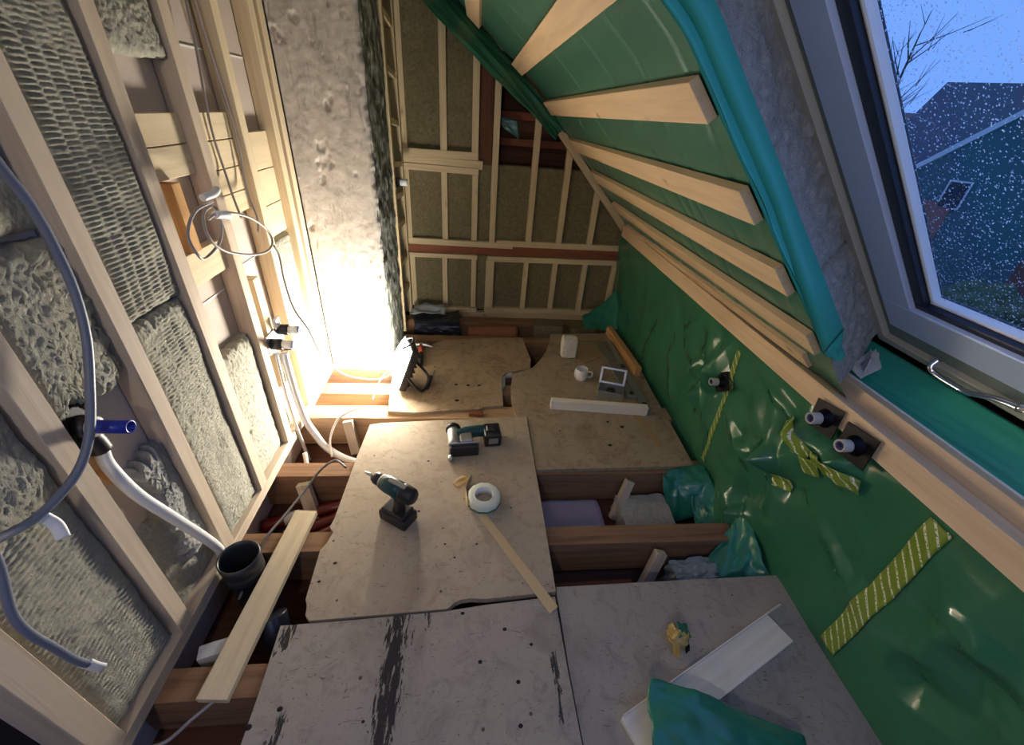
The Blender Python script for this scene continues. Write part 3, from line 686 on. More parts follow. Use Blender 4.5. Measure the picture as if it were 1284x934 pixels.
# ---- roof window
wn1 = empty('window_1', kind='structure')
def wbox(name, s0, s1, y0, y1, o0, o1, m, parent=wn1, bev=0.003):
    mx = frame(Vector(SD.tolist()), Vector((0, -1, 0)), Vector(NO.tolist()), Vector(P0.tolist()))
    if mx.determinant() < 0: pass
    return MB().box((s0, -y1, o0), (s1, -y0, o1), bev, mx).build(name, m, parent)
def ring(name, s0, s1, y0, y1, w, o0, o1, m, parent=wn1, wl_=None):
    mx = frame(Vector(SD.tolist()), Vector((0, -1, 0)), Vector(NO.tolist()), Vector(P0.tolist()))
    b = MB(); wl_ = wl_ or w
    b.box((s0, -y1, o0), (s0 + w, -y0, o1), 0.003, mx); b.box((s1 - w, -y1, o0), (s1, -y0, o1), 0.003, mx)
    b.box((s0 + w, -y1, o0), (s1 - w, -y1 + wl_, o1), 0.003, mx); b.box((s0 + w, -y0 - wl_, o0), (s1 - w, -y0, o1), 0.003, mx)
    return b.build(name, m, parent)
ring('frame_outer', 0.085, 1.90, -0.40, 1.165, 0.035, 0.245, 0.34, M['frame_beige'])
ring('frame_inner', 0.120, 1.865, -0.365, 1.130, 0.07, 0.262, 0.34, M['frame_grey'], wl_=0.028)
sash = ring('sash', 0.190, 1.80, -0.34, 1.104, 0.125, 0.255, 0.325, M['frame_sky_tint'], wl_=0.102)
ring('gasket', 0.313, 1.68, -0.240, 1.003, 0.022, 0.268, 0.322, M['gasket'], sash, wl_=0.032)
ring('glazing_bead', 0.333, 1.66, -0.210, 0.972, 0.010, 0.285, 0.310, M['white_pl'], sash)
glass = bpy.data.materials.new('window_glass'); glass.use_nodes = True
t = glass.node_tree; t.nodes.clear(); o_ = t.nodes.new('ShaderNodeOutputMaterial'); mx_ = t.nodes.new('ShaderNodeMixShader')
tr = t.nodes.new('ShaderNodeBsdfTransparent'); gl = t.nodes.new('ShaderNodeBsdfGlossy'); gl.inputs['Roughness'].default_value = 0.02
mx_.inputs[0].default_value = 0.05
t.links.new(tr.outputs[0], mx_.inputs[1]); t.links.new(gl.outputs[0], mx_.inputs[2]); t.links.new(mx_.outputs[0], o_.inputs[0])
M['glass'] = glass
wbox('pane', 0.34, 1.65, -0.205, 0.965, 0.294, 0.300, glass, sash, 0)
M['drop'] = mat('rain_drop', (0.75, 0.82, 0.95), 0.15, trans=0.6)
dv, df = [], []
rs = np.random.RandomState(3)
for k in range(7500):
    s0 = 0.35 + 1.0 * rs.rand(); y0 = 0.955 - 0.55 * rs.rand(); r = 0.0007 + 0.0013 * rs.rand() ** 2
    c = roof(s0, y0, 0.301, True); b = len(dv); Y = np.array([0, 1, 0])
    for j in range(5):
        a = 2 * math.pi * j / 5; dv.append(c + SD * r * 1.3 * math.cos(a) + Y * r * math.sin(a))
    dv.append(c + NO * r * 0.6)
    for j in range(5): df.append((b + j, b + (j + 1) % 5, b + 5))
props(raw('rain_drops', dv, df, M['drop'], sash, True), kind='stuff')
hd = MB().tube([rv(0.150, 0.935, 0.250, True), rv(0.140, 0.934, 0.225, True), rv(0.126, 0.915, 0.220, True), rv(0.122, 0.86, 0.220, True), rv(0.128, 0.82, 0.220, True), rv(0.160, 0.765, 0.222, True), rv(0.178, 0.70, 0.226, True), rv(0.180, 0.62, 0.230, True)], 0.006, 10, flat=1.4).build('handle', M['chrome'], wn1)
MB().tube([rv(0.178, 0.70, 0.226, True), rv(0.180, 0.66, 0.240, True), rv(0.182, 0.64, 0.262, True)], 0.011, 10).build('handle_mount', M['chrome'], wn1)
b = MB()
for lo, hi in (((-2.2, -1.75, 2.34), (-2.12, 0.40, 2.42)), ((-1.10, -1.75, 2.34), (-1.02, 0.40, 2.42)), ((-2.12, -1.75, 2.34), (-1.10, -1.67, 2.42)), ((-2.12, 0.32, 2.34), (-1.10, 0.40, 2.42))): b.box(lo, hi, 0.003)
b.build('sash', M['frame_sky_tint'], FILL_SKYL)
MB().box((-2.12, -1.67, 2.39), (-1.10, 0.32, 2.396)).build('pane', glass, FILL_SKYL)
# sill membrane between rail and window
n_ = 90
yy, vv = np.meshgrid(np.linspace(-0.9, 1.20, 150), np.linspace(0, 1, 40), indexing='ij')
xs_ = 1.318 + 0.108 * vv; zs_ = 0.855 + 0.108 * vv - 0.030 * np.sin(np.pi * vv) ** 1.0
zs_ = zs_ + 0.018 * fbm(yy * 4, vv * 3, 91, 3) * np.sin(np.pi * np.clip(vv, 0.05, 0.95)) + 0.012 * fbm(yy * 2 + vv * 6, vv * 1.2, 92, 3) * np.sin(np.pi * vv)
zs_ = zs_ - 0.012 * np.clip((vv - 0.93) / 0.07, 0, 1)
sl = grid('window_sill_membrane', np.stack([xs_, yy, zs_], -1), M['film_daylit'], None, True, np.array([0.002, 0, -0.004])); sl['kind'] = 'structure'
flap('felt_scrap', [[(1.325, 1.06, 0.872), (1.40, 1.08, 0.91)], [(1.32, 1.14, 0.885), (1.42, 1.15, 0.945)]], sl, M['felt'], seed=31, amp=0.01, n=14)
flap('felt_scrap', [[(1.30, 1.045, 0.90), (1.30, 1.05, 0.95)], [(1.34, 1.10, 0.90), (1.34, 1.10, 0.96)]], sl, M['felt'], seed=32, amp=0.012, n=12, th=(0.003, 0, 0))
for (x, y) in ((1.375, 1.03), (1.385, 0.985)):
    k = MB().lathe([(0.018, 0), (0.015, 0.002), (0.0, 0.0025)], 14, Matrix.Translation((x, y, 0.872)) @ Matrix.Rotation(-0.5, 4, 'Y') @ Matrix.Diagonal((0.6, 1.2, 1, 1))).build('patch', M['navy'], sl)

# ================================================================== THINGS
R = math.radians
# ---- work light
wl_t = empty('work_light', (-0.425, 2.25, 0.0), 0, 'glowing LED work light propped on the board beside the chimney', 'work light')
nrm = Vector((-0.88, -0.30, 0.36)).normalized(); upv = (Vector((0, 0, 1)) - nrm * nrm.z).normalized(); sid = upv.cross(nrm)
mxl = frame(sid, upv, nrm, Vector((0, 0, 0.165)))
MB().box((-0.115, -0.145, -0.045), (0.115, 0.145, 0.004), 0.014, mxl).build('housing', M['black'], wl_t)
uu, vv_ = np.meshgrid(np.linspace(-1, 1, 15), np.linspace(-1, 1, 15), indexing='ij')
dome = np.stack([0.102 * uu, 0.132 * vv_, 0.004 + 0.052 * np.sqrt(np.clip((1 - uu ** 2 * 0.999) * (1 - vv_ ** 2 * 0.999), 0, 1))], -1)
mn = np.array(mxl); grid('lens', dome @ mn[:3, :3].T + mn[:3, 3], M['led'], wl_t, True)
b = MB()
for k in range(7): b.box((-0.10, -0.115 + 0.036 * k, -0.062), (0.10, -0.107 + 0.036 * k, -0.044), 0, mxl)
b.build('cooling_fins', M['black'], wl_t)
MB().tube([(0.04, -0.10, 0.12), (0.10, -0.10, 0.03), (0.135, -0.075, 0.010), (0.15, 0.06, 0.010), (0.12, 0.12, 0.03), (0.05, 0.12, 0.12)], 0.009, 8).build('stand', M['black'], wl_t)
MB().tube([(0.02, -0.06, 0.30), (0.07, -0.03, 0.315), (0.07, 0.05, 0.315), (0.02, 0.07, 0.30)], 0.008, 8).build('handle', M['black'], wl_t)

# ---- unseen fill bulb behind the camera, added to brighten the room
pb = empty('fill_bulb', (-0.50, -0.95, 1.95), 0, 'added fill bulb on a black cable over the near floor, out of view', 'fill lamp')
M['bulb'] = mat('fill_bulb_glow', (1, 1, 1), 0.5, emit=(1.0, 0.90, 0.78), estr=FILL_BULB_POWER)
MB().lathe([(0.0, -0.06), (0.03, -0.052), (0.052, -0.03), (0.06, 0.0), (0.052, 0.03), (0.032, 0.058), (0.022, 0.075)], 24, cap=False).build('globe', M['bulb'], pb)
MB().lathe([(0.0, 0.13), (0.018, 0.13), (0.024, 0.12), (0.024, 0.072), (0.0, 0.072)], 18, cap=False).build('socket', M['black'], pb)
MB().tube([(0, 0, 0.128), (0, 0, 0.41)], 0.004, 8, sub=1).build('cord', M['black'], pb)

# ---- cordless drill
dr = empty('cordless_drill', (-0.305, 1.205, 0.004), R(147), 'teal and black cordless drill standing upright on its battery', 'drill')
MB().box((-0.070, -0.042, 0.0), (0.062, 0.042, 0.050), 0.012).build('battery', M['black'], dr)
MB().box((-0.058, -0.036, 0.048), (0.050, 0.036, 0.066), 0.008).build('battery_shoe', M['black'], dr)
MB().tube([(-0.012, 0, 0.060), (-0.018, 0, 0.10), (-0.022, 0, 0.150)], 0.022, 14, rs=[0.026, 0.020, 0.026]).build('grip', M['black'], dr)
my = Matrix.Translation((0, 0, 0.175)) @ Matrix.Rotation(R(90), 4, 'Y')
MB().lathe([(0.0, -0.100), (0.024, -0.097), (0.033, -0.085), (0.035, -0.045), (0.035, -0.04)], 22, my).build('motor_cap', M['black'], dr)
MB().lathe([(0.0345, -0.042), (0.034, 0.0), (0.033, 0.03), (0.029, 0.055)], 22, my).build('body', M['teal_tool'], dr)
MB().lathe([(0.029, 0.054), (0.027, 0.062)], 22, my).build('clutch_ring', M['tool_grey'], dr)
MB().lathe([(0.024, 0.060), (0.024, 0.088), (0.017, 0.104), (0.012, 0.108)], 18, my).build('chuck', M['black'], dr)
MB().lathe([(0.006, 0.106), (0.006, 0.135), (0.003, 0.150), (0.0, 0.153)], 10, my).build('bit', M['steel'], dr)
MB().box((0.004, -0.008, 0.115), (0.022, 0.008, 0.145), 0.004).build('trigger', M['rubber'], dr)
MB().box((-0.06, -0.010, 0.206), (0.02, 0.010, 0.2125), 0.002).build('rating_plate', M['tool_grey'], dr)

dr.scale = (1.1, 1.1, 1.1)
# ---- jigsaw lying on its side
jg = empty('cordless_jigsaw', (0.015, 1.675, 0.004), R(6), 'cordless jigsaw lying on its side with a black battery', 'jigsaw')
mjy = Matrix.Translation((-0.085, 0.0, 0.042)) @ Matrix.Rotation(R(-90), 4, 'X')
MB().lathe([(0.0, -0.055), (0.026, -0.055), (0.031, -0.03), (0.033, 0.04), (0.030, 0.065)], 20, mjy).build('front_housing', M['tool_grey'], jg)
MB().lathe([(0.036, 0.062), (0.038, 0.078), (0.030, 0.092), (0.0, 0.096)], 20, mjy).build('top_cap', M['black'], jg)
MB().tube([(-0.075, 0.02, 0.045), (-0.02, 0.035, 0.047), (0.03, 0.042, 0.047), (0.075, 0.045, 0.045)], 0.03, 14, rs=[0.028, 0.031, 0.029, 0.031]).build('body', M['teal_tool'], jg)
MB().box((-0.06, -0.045, 0.012), (0.005, 0.02, 0.068), 0.012).build('gear_housing', M['tool_grey'], jg)
bt = MB().box((0.062, -0.030, 0.0), (0.145, 0.068, 0.074), 0.010).build('battery', M['black'], jg)
MB().box((0.082, -0.0315, 0.022), (0.128, -0.0295, 0.055), 0).build('battery_label', M['tool_grey'], bt)
MB().box((0.075, 0.0, 0.073), (0.12, 0.04, 0.084), 0.004).build('battery_latch', M['black'], bt)
MB().box((-0.115, -0.064, 0.002), (0.030, -0.058, 0.072), 0.002).build('base_plate', M['steel'], jg)
MB().box((-0.108, -0.086, 0.004), (0.026, -0.064, 0.064), 0.004).build('base_cover', M['black'], jg)
MB().lathe([(0.0, -0.012), (0.013, -0.012), (0.013, 0.012), (0.0, 0.012)], 16, Matrix.Translation((-0.108, -0.10, 0.0135)) @ Matrix.Rotation(R(90), 4, 'X')).build('blade_guide_roller', M['steel'], jg)

jg.scale = (1.1, 1.1, 1.1)
# ---- tape roll with its loose end
tr_ = empty('tape_roll', (0.075, 1.285, 0.004), 0.2, 'thick roll of clear sealing tape lying flat on the plywood', 'tape roll')
MB().lathe([(0.046, 0.0), (0.076, 0.0), (0.079, 0.008), (0.078, 0.045), (0.070, 0.052), (0.048, 0.052)], 12, cap=False).build('tape', M['tapeclear'], tr_)
MB().lathe([(0.0465, 0.0005), (0.0465, 0.053), (0.043, 0.053), (0.043, 0.0005), (0.0465, 0.0005)], 32, cap=False).build('core', M['tapecore'], tr_)
MB().lathe([(0.0795, 0.010), (0.0795, 0.022)], 12, cap=False).build('printed_edge', M['film'], tr_)
flap('loose_end', [[(-0.076, -0.02, 0.0), (-0.095, 0.06, 0.0), (-0.03, 0.13, 0.002)], [(-0.076, -0.02, 0.05), (-0.095, 0.06, 0.055), (-0.03, 0.13, 0.055)]], tr_, M['paper'], seed=3, amp=0.004, n=14, th=(0.0012, 0.0008, 0))
def thing1(o, label, cat, group=None): return props(o, label, cat, group)
o = MB().prism([(0.03, 1.235), (0.307, 0.768), (0.343, 0.793), (0.083, 1.215)], 0, 0.0015).build('paper_strip', M['paper']); o.location = (0, 0, 0.005)
thing1(o, 'long beige release paper strip lying below the tape roll', 'paper strip')
o = flap('paper_scrap', [[(-0.075, 1.395, 0.007), (-0.03, 1.435, 0.02)], [(-0.045, 1.365, 0.007), (0.015, 1.425, 0.018)]], None, M['paper_tan'], seed=9, amp=0.006, n=10)
thing1(o, 'small tan paper scrap behind the tape roll', 'paper scrap')

# ---- things on the far right board
mg = empty('mug', (0.775, 2.355, -0.006), 0, 'round white ceramic mug standing on the stained board', 'mug')
MB().lathe([(0.0, 0.0), (0.032, 0.0), (0.040, 0.008), (0.050, 0.035), (0.048, 0.065), (0.042, 0.088), (0.039, 0.088), (0.044, 0.065), (0.046, 0.035), (0.036, 0.010), (0.0, 0.008)], 28).build('cup', M['ceramic'], mg)
MB().tube([(0.044, -0.01, 0.068), (0.068, -0.016, 0.066), (0.074, -0.018, 0.045), (0.064, -0.016, 0.026), (0.046, -0.01, 0.024)], 0.006, 8).build('handle', M['ceramic'], mg)
bm = bmesh.new(); bmesh.ops.create_icosphere(bm, subdivisions=4, radius=1)
for v in bm.verts:
    c = v.co.copy(); mxx = max(abs(c.x), abs(c.y), abs(c.z)); c = c.lerp(c / mxx, 0.75)
    n = fbm(np.array([c.x * 3 + 9.0]), np.array([c.y * 3 + c.z * 2.2]), 4, 4)[0]
    v.co = Vector((c.x * 0.058, c.y * 0.045, c.z * 0.085 + 0.085)) * (1 + 0.12 * n)
b = MB(); b.bm.free(); b.bm = bm
o = b.build('plaster_lump', M['stone']); o.location = (0.742, 2.67, -0.006); thing1(o, 'rough white lump of plaster standing behind the mug', 'plaster lump')
o = beam('timber_offcut', (0.508, 2.026, 0.026), (1.112, 1.962, 0.026), 0.040, 0.064, M['white_pine']); thing1(o, 'short pale planed offcut laid across the stained board', 'timber offcut')
o = beam('timber_batten', (1.178, 3.07, 0.030), (1.205, 2.40, 0.030), 0.045, 0.072, M['orange']); thing1(o, 'orange pine batten lying along the foot of the green wall', 'batten')
lv = empty('spirit_level', (1.115, 2.42, -0.006), 0, 'long grey metal level lying on the board beside the orange batten', 'spirit level')
b = MB(); b.box((-0.014, -0.47, 0), (0.034, 0.47, 0.006), 0.001); b.box((-0.004, -0.47, 0.006), (0.024, 0.47, 0.022), 0.001); b.box((-0.014, -0.47, 0.022), (0.034, 0.47, 0.028), 0.001); b.build('rail', M['zinc'], lv)
for y in (-0.42, 0.05): MB().box((-0.006, y, 0.0275), (0.026, y + 0.05, 0.0295), 0).build('vial_window', M['black'], lv)
o = beam('metal_strip', (1.045, 2.85, 0.002), (1.062, 2.20, 0.002), 0.038, 0.012, M['zinc']); thing1(o, 'flat grey metal strip lying beside the level and the grey box', 'metal strip')
tb = empty('plastic_tool_tray', (0.935, 2.165, -0.006), R(-18), 'grey open tray with raised lid behind the pale offcut', 'tray')
b = MB(); b.box((-0.085, -0.055, 0), (0.085, 0.055, 0.008), 0.002)
for lo, hi in (((-0.085, -0.055, 0.006), (0.085, -0.047, 0.055)), ((-0.085, 0.047, 0.006), (0.085, 0.055, 0.055)), ((-0.085, -0.047, 0.006), (-0.077, 0.047, 0.055)), ((0.077, -0.047, 0.006), (0.085, 0.047, 0.055))): b.box(lo, hi, 0.002)
b.build('tray', M['zinc'], tb)
ml = Matrix.Translation((0, 0.05, 0.056)) @ Matrix.Rotation(R(62), 4, 'X')
b = MB()
for lo, hi in (((-0.085, 0, 0), (0.085, 0.014, 0.008)), ((-0.085, 0.096, 0), (0.085, 0.11, 0.008)), ((-0.085, 0.014, 0), (-0.071, 0.096, 0.008)), ((0.071, 0.014, 0), (0.085, 0.096, 0.008))): b.box(lo, hi, 0.001, ml)
b.build('lid_frame', M['tool_grey'], tb)
MB().lathe([(0.028, 0.008), (0.028, 0.045), (0.012, 0.05), (0.0, 0.05)], 16).build('insert', M['black'], tb)
cl_ = empty('clamp_box', (1.075, 2.15, -0.006), R(-12), 'small dark grey box between tray and level', 'box')
MB().box((-0.035, -0.035, 0), (0.030, 0.035, 0.030), 0.004).build('body', M['zinc'], cl_); MB().lathe([(0.016, 0.030), (0.014, 0.036), (0, 0.036)], 14).build('knob', M['black'], cl_)
for k, (poly, lab, m) in enumerate((([(0.80, 2.885), (1.06, 2.865), (1.055, 2.77), (0.88, 2.70)], 'thin brown card sheet behind the plaster lump', 'card'), ([(0.80, 2.72), (1.05, 2.80), (1.03, 2.68), (0.84, 2.545)], 'brown card sheet lying right of the plaster lump', 'card'), ([(0.88, 3.02), (1.12, 2.98), (1.10, 2.90), (0.86, 2.93)], 'brown card strip at the far end of the stained board', 'card'))):
    o = MB().prism(poly, 0, 0.004).build('card_sheet', M[m]); o.location = (0, 0, -0.0055 + 0.0045 * k); thing1(o, lab, 'card')
o = MB().prism([(1.02, 1.98), (1.06, 1.97), (1.12, 1.70), (1.07, 1.66)], 0, 0.003).build('card_sheet', M['card']); o.location = (0, 0, -0.006); thing1(o, 'narrow tan card strip below the pale offcut', 'card')

# ---- hammer and chisel by the lamp
hm = empty('hammer', (-0.355, 2.60, -0.002), 0, 'claw hammer with red and black handle beside the work light', 'hammer')
MB().tube([(0.012, -0.13, 0.018), (0.0, 0.0, 0.02), (-0.012, 0.11, 0.022)], 0.015, 10, rs=[0.016, 0.014, 0.010]).build('grip', M['black'], hm)
MB().tube([(-0.004, 0.03, 0.021), (-0.014, 0.13, 0.023)], 0.0165, 10, sub=1).build('red_sleeve', M['red'], hm)
MB().tube([(-0.085, 0.135, 0.024), (-0.04, 0.142, 0.026), (0.02, 0.14, 0.026), (0.075, 0.12, 0.018)], 0.014, 10, rs=[0.016, 0.012, 0.014, 0.005]).build('head', M['steel'], hm)
cz = empty('chisel', (-0.262, 2.30, -0.002), R(-6), 'chisel with dark handle lying beside the work light stand', 'chisel')
MB().tube([(0, -0.11, 0.013), (0, 0.03, 0.013)], 0.012, 10, sub=1).build('handle', M['black'], cz)
MB().box((-0.010, 0.03, 0.004), (0.010, 0.12, 0.010), 0.001).build('blade', M['steel'], cz)

# ---- loose planks
o = beam('pine_strip', (-0.757, 0.566, -0.013), (-0.710, 1.256, -0.013), 0.092, 0.024, M['fresh']); thing1(o, 'pale pine strip bridging the open joists left of the plywood', 'plank')
pk = empty('white_plank', (0.84, 0.545, -0.006), R(23.0), 'white planed plank lying askew in the front right corner', 'plank')
MB().box((-0.37, -0.052, 0.0), (0.345, 0.052, 0.022), 0.0015).build('board', M['white_pine'], pk)
MB().prism([(-0.36, 0.052), (0.43, 0.052), (0.42, 0.056), (-0.36, 0.056)], 0.0, 0.026).build('edge_splinter', M['white_pine'], pk)
o = flap('membrane_offcut', [[(0.575, 0.515, 0.085), (0.75, 0.47, 0.11), (1.00, 0.365, 0.05)], [(0.53, 0.42, 0.13), (0.75, 0.36, 0.17), (0.99, 0.30, 0.08)], [(0.50, 0.28, 0.05), (0.75, 0.25, 0.04), (0.98, 0.2, 0.0)]], None, M['film_dark'], seed=41, amp=0.03, n=40)
thing1(o, 'teal green membrane offcut draped over the white plank', 'membrane')
tb_ = empty('crumpled_tape', (0.748, 0.662, -0.006), 0, 'small crumpled ball of gold and green tape on the grey board', 'crumpled tape')
bm = bmesh.new(); bmesh.ops.create_icosphere(bm, subdivisions=3, radius=1)
for v in bm.verts:
    n = fbm(np.array([v.co.x * 2.1 + 5]), np.array([v.co.y * 2.1 + v.co.z * 3.1]), 8, 3)[0]
    v.co = Vector((v.co.x * 0.036, v.co.y * 0.034, v.co.z * 0.034 + 0.040)) * (1 + 0.9 * n)
b = MB(); b.bm.free(); b.bm = bm; b.build('wad', M['gold'], tb_)
flap('green_fold', [[(-0.01, -0.02, 0.062), (0.035, -0.015, 0.055)], [(0.0, 0.03, 0.075), (0.04, 0.025, 0.055)]], tb_, M['film'], seed=5, amp=0.012, n=10)
flap('loose_end', [[(-0.030, -0.02, 0.055), (-0.012, -0.036, 0.05)], [(-0.026, -0.045, 0.0), (-0.006, -0.055, 0.0)]], tb_, M['gold'], seed=6, amp=0.01, n=8)
flap('loose_end', [[(0.02, -0.02, 0.04), (0.034, -0.01, 0.04)], [(0.022, -0.045, 0.0), (0.042, -0.034, 0.0)]], tb_, M['rubber'], seed=7, amp=0.01, n=8)

# ---- wall fittings
def stub(name, loc, label, plate=0.105, tilt=(-1, -0.05, 0.05), r=0.020, L=0.062, group='black pipe sleeves on the green wall', rot=0.0):
    t_ = empty(name, loc, 0, label, 'pipe outlet', group)
    a = Vector(tilt).normalized(); s_v = Vector((0, 1, 0)); s_v = (s_v - a * s_v.dot(a)).normalized(); u_v = a.cross(s_v)
    mx = frame(s_v, u_v, a, Vector((0, 0, 0)))
    h_ = plate / 2
    MB().box((-h_, -h_, 0), (h_, h_, 0.004), 0.001, mx @ Matrix.Rotation(rot, 4, 'Z')).build('rubber_plate', M['rubber'], t_)
    MB().lathe([(0.034, 0.003), (0.029, 0.012), (r + 0.003, 0.022), (r + 0.001, 0.03)], 20, mx, cap=False).build('collar', M['rubber'], t_)
    MB().lathe([(r, 0.0), (r, L), (r - 0.006, L), (r - 0.006, 0.01)], 20, mx, cap=False).build('pipe', M['pipe_grey'], t_)
    MB().lathe([(r - 0.0062, 0.012), (r - 0.0062, L - 0.002), (0.007, L - 0.002), (0.007, L - 0.03), (0.0, L - 0.03)], 18, mx, cap=False).build('inner_ring', M['navy'], t_)
    return t_
stub('pipe_outlet', (1.208, 1.000, 0.745), 'grey pipe outlet on black plate at the rail, the one farther from the window', rot=0.15)
stub('pipe_outlet', (1.206, 0.865, 0.745), 'grey pipe outlet on black plate at the rail, the one nearer the window handle', 0.11, rot=0.1)
stub('pipe_outlet', (1.232, 1.575, 0.505), 'grey pipe outlet alone beside the narrow tape strip on the green wall', 0.095, rot=R(40), r=0.019)
# near left outlet with blue pipe
lo_ = empty('water_outlet', (-0.955, 0.855, 0.82), 0, 'black wall outlet with a blue pipe stub in the left wall', 'pipe outlet')
MB().box((-0.02, -0.05, -0.075), (0.0, 0.045, 0.055), 0.006).build('bracket', M['black'], lo_)
mxx = Matrix.Rotation(R(90), 4, 'Y')
MB().lathe([(0.030, 0.0), (0.030, 0.025), (0.024, 0.03)], 20, mxx).build('socket', M['black'], lo_)
MB().lathe([(0.026, 0.027), (0.026, 0.036), (0.019, 0.036)], 20, mxx).build('ring', M['pipe_grey'], lo_)
MB().lathe([(0.017, 0.03), (0.017, 0.115), (0.013, 0.115), (0.013, 0.04), (0.0, 0.04)], 20, mxx, cap=False).build('blue_pipe', M['blue'], lo_)
MB().tube([(0.0, 0.0, -0.02), (0.004, 0.006, -0.05), (0.006, 0.008, -0.085)], 0.024, 14).build('elbow', M['black'], lo_)
for (y, z) in ((0.035, -0.035), (0.04, 0.045)): MB().lathe([(0.009, 0), (0.009, 0.008), (0, 0.009)], 10, Matrix.Translation((0.0, y, z)) @ mxx).build('screw', M['black'], lo_)
o = MB().tube([(-0.95, 0.863, 0.735), (-0.948, 0.856, 0.68), (-0.935, 0.868, 0.558), (-0.915, 0.905, 0.41), (-0.912, 0.965, 0.226), (-0.93, 1.015, 0.09), (-0.95, 1.035, 0.02)], 0.0165, 12).build('flexible_conduit', M['white_pl']); thing1(o, 'white flexible conduit running from the black outlet down the wool', 'conduit')
o = MB().tube([(-0.975, 0.845, 0.74), (-0.975, 0.865, 0.62)], 0.013, 10, sub=1).build('copper_pipe', M['orange']); thing1(o, 'short orange pipe piece under the black outlet', 'pipe')
# double fitting by the lamp
df_ = empty('water_outlet', (-0.925, 1.82, 0.55), 0, 'double wall outlet with two white blue ringed stubs by the chimney', 'pipe outlet')
MB().box((-0.012, -0.09, -0.045), (-0.004, 0.085, 0.05), 0.003).build('bracket', M['steel'], df_)
for (y, z) in ((0.05, 0.025), (-0.045, -0.005)):
    mt = Matrix.Translation((0, y, z)) @ Matrix.Rotation(R(90), 4, 'Y')
    MB().lathe([(0.027, -0.008), (0.027, 0.04), (0.021, 0.043)], 20, mt).build('socket', M['black'], df_)
    st = MB().lathe([(0.020, 0.04), (0.020, 0.088), (0.016, 0.090)], 20, mt).build('stub', M['white_pl'], df_)
    MB().lathe([(0.0165, 0.0905), (0.0165, 0.092), (0.009, 0.092), (0.009, 0.0905)], 20, mt, cap=False).build('blue_ring', M['blue'], st)
MB().tube([(0.01, 0.03, -0.06), (0.05, 0.028, -0.055)], 0.019, 14, sub=1).build('navy_plug', M['navy'], df_)
MB().box((0.0, 0.0, 0.05), (0.012, 0.05, 0.10), 0.004).build('tag', M['tape_white'], df_)
o = MB().tube([(-0.915, 1.832, 0.468), (-0.91, 1.82, 0.40), (-0.91, 1.83, 0.20), (-0.905, 1.85, 0.03), (-0.87, 1.84, -0.06), (-0.80, 1.80, -0.14), (-0.66, 1.74, -0.18), (-0.5, 1.72, -0.18)], 0.020, 12).build('grey_pipe', M['silver']); thing1(o, 'thick silver grey pipe dropping from the double outlet into the floor', 'pipe')
o = MB().tube([(-0.925, 1.775, 0.50), (-0.925, 1.765, 0.30), (-0.925, 1.775, 0.05), (-0.92, 1.785, -0.08), (-0.912, 1.79, -0.22)], 0.0095, 10).build('thin_pipe', M['silver']); thing1(o, 'thin pale pipe running beside the thick silver pipe', 'pipe')

# ---- drain pipe
dp = empty('drain_pipe', (-0.848, 0.985, -0.25), 0, 'open black drain pipe standing beside the left wall plate', 'drain pipe')
MB().lathe([(0.060, 0.0), (0.060, 0.215), (0.069, 0.225), (0.069, 0.262), (0.065, 0.266), (0.068, 0.272), (0.071, 0.30), (0.071, 0.33), (0.066, 0.33), (0.064, 0.30), (0.058, 0.22), (0.058, 0.0)], 32, cap=False).build('pipe', M['drain'], dp)
MB().lathe([(0.0575, 0.01), (0.0, 0.01)], 24, cap=False).build('bottom', M['black'], dp)
o = MB().tube([(-0.66, 0.80, -0.24), (-0.68, 0.80, -0.10), (-0.70, 0.83, -0.05)], 0.05, 20).build('drain_bend', M['bagdark']); thing1(o, 'dark blue drain branch in the gap below the pine strip', 'pipe')

# ---- cables
def cable(name, pts, r, m, label, n=8, group=None):
    o = MB().tube(pts, r, n).build(name, M[m]); thing1(o, label, 'cable', group); return o
xc = -0.885
cable('power_cable', [(xc, 0.915, 1.45), (xc, 0.929, 1.388), (xc, 0.944, 1.333), (xc, 0.949, 1.254), (xc, 0.943, 1.15), (xc, 0.915, 1.045), (xc, 0.865, 0.945), (xc + 0.01, 0.791, 0.85), (xc, 0.727, 0.787), (xc - 0.02, 0.645, 0.757), (xc - 0.03, 0.592, 0.765), (xc - 0.03, 0.54, 0.79)], 0.0095, 'cable', 'thick slate blue cable curving down across the near wool', 12)
o = MB().tube([(-0.915, 0.648, 0.748), (-0.905, 0.652, 0.71), (-0.895, 0.640, 0.68)], 0.013, 8, flat=0.5).build('cable_end_wrap', M['tape_white']); thing1(o, 'white tape wrapped around a cut cable end in the wool', 'tape wrap')
cc = empty('spare_cable', (-0.9, 0.53, 0.35), 0, 'grey cable with white taped end hanging low on the near wool', 'cable')
MB().tube([(0.0, 0.02, 0.44), (0.0, 0.003, 0.381), (0.0, -0.031, 0.286), (0.005, -0.038, 0.22), (0.005, -0.031, 0.154), (0.005, -0.022, 0.067), (0.005, -0.012, 0.02)], 0.0085, 10).build('sheath', M['cable'], cc)
MB().tube([(0.005, -0.012, 0.025), (0.006, -0.008, 0.0), (0.006, 0.0, -0.03)], 0.012, 8, flat=0.6).build('taped_end', M['tape_white'], cc)
cb = empty('cable_coil', (-0.90, 1.55, 1.2), 0, 'loose coil of grey cable tied with white tape on the left studs', 'cable')
def cp(l): return [(x + 0.90, y - 1.55, z - 1.2) for x, y, z in l]
X_ = -0.865
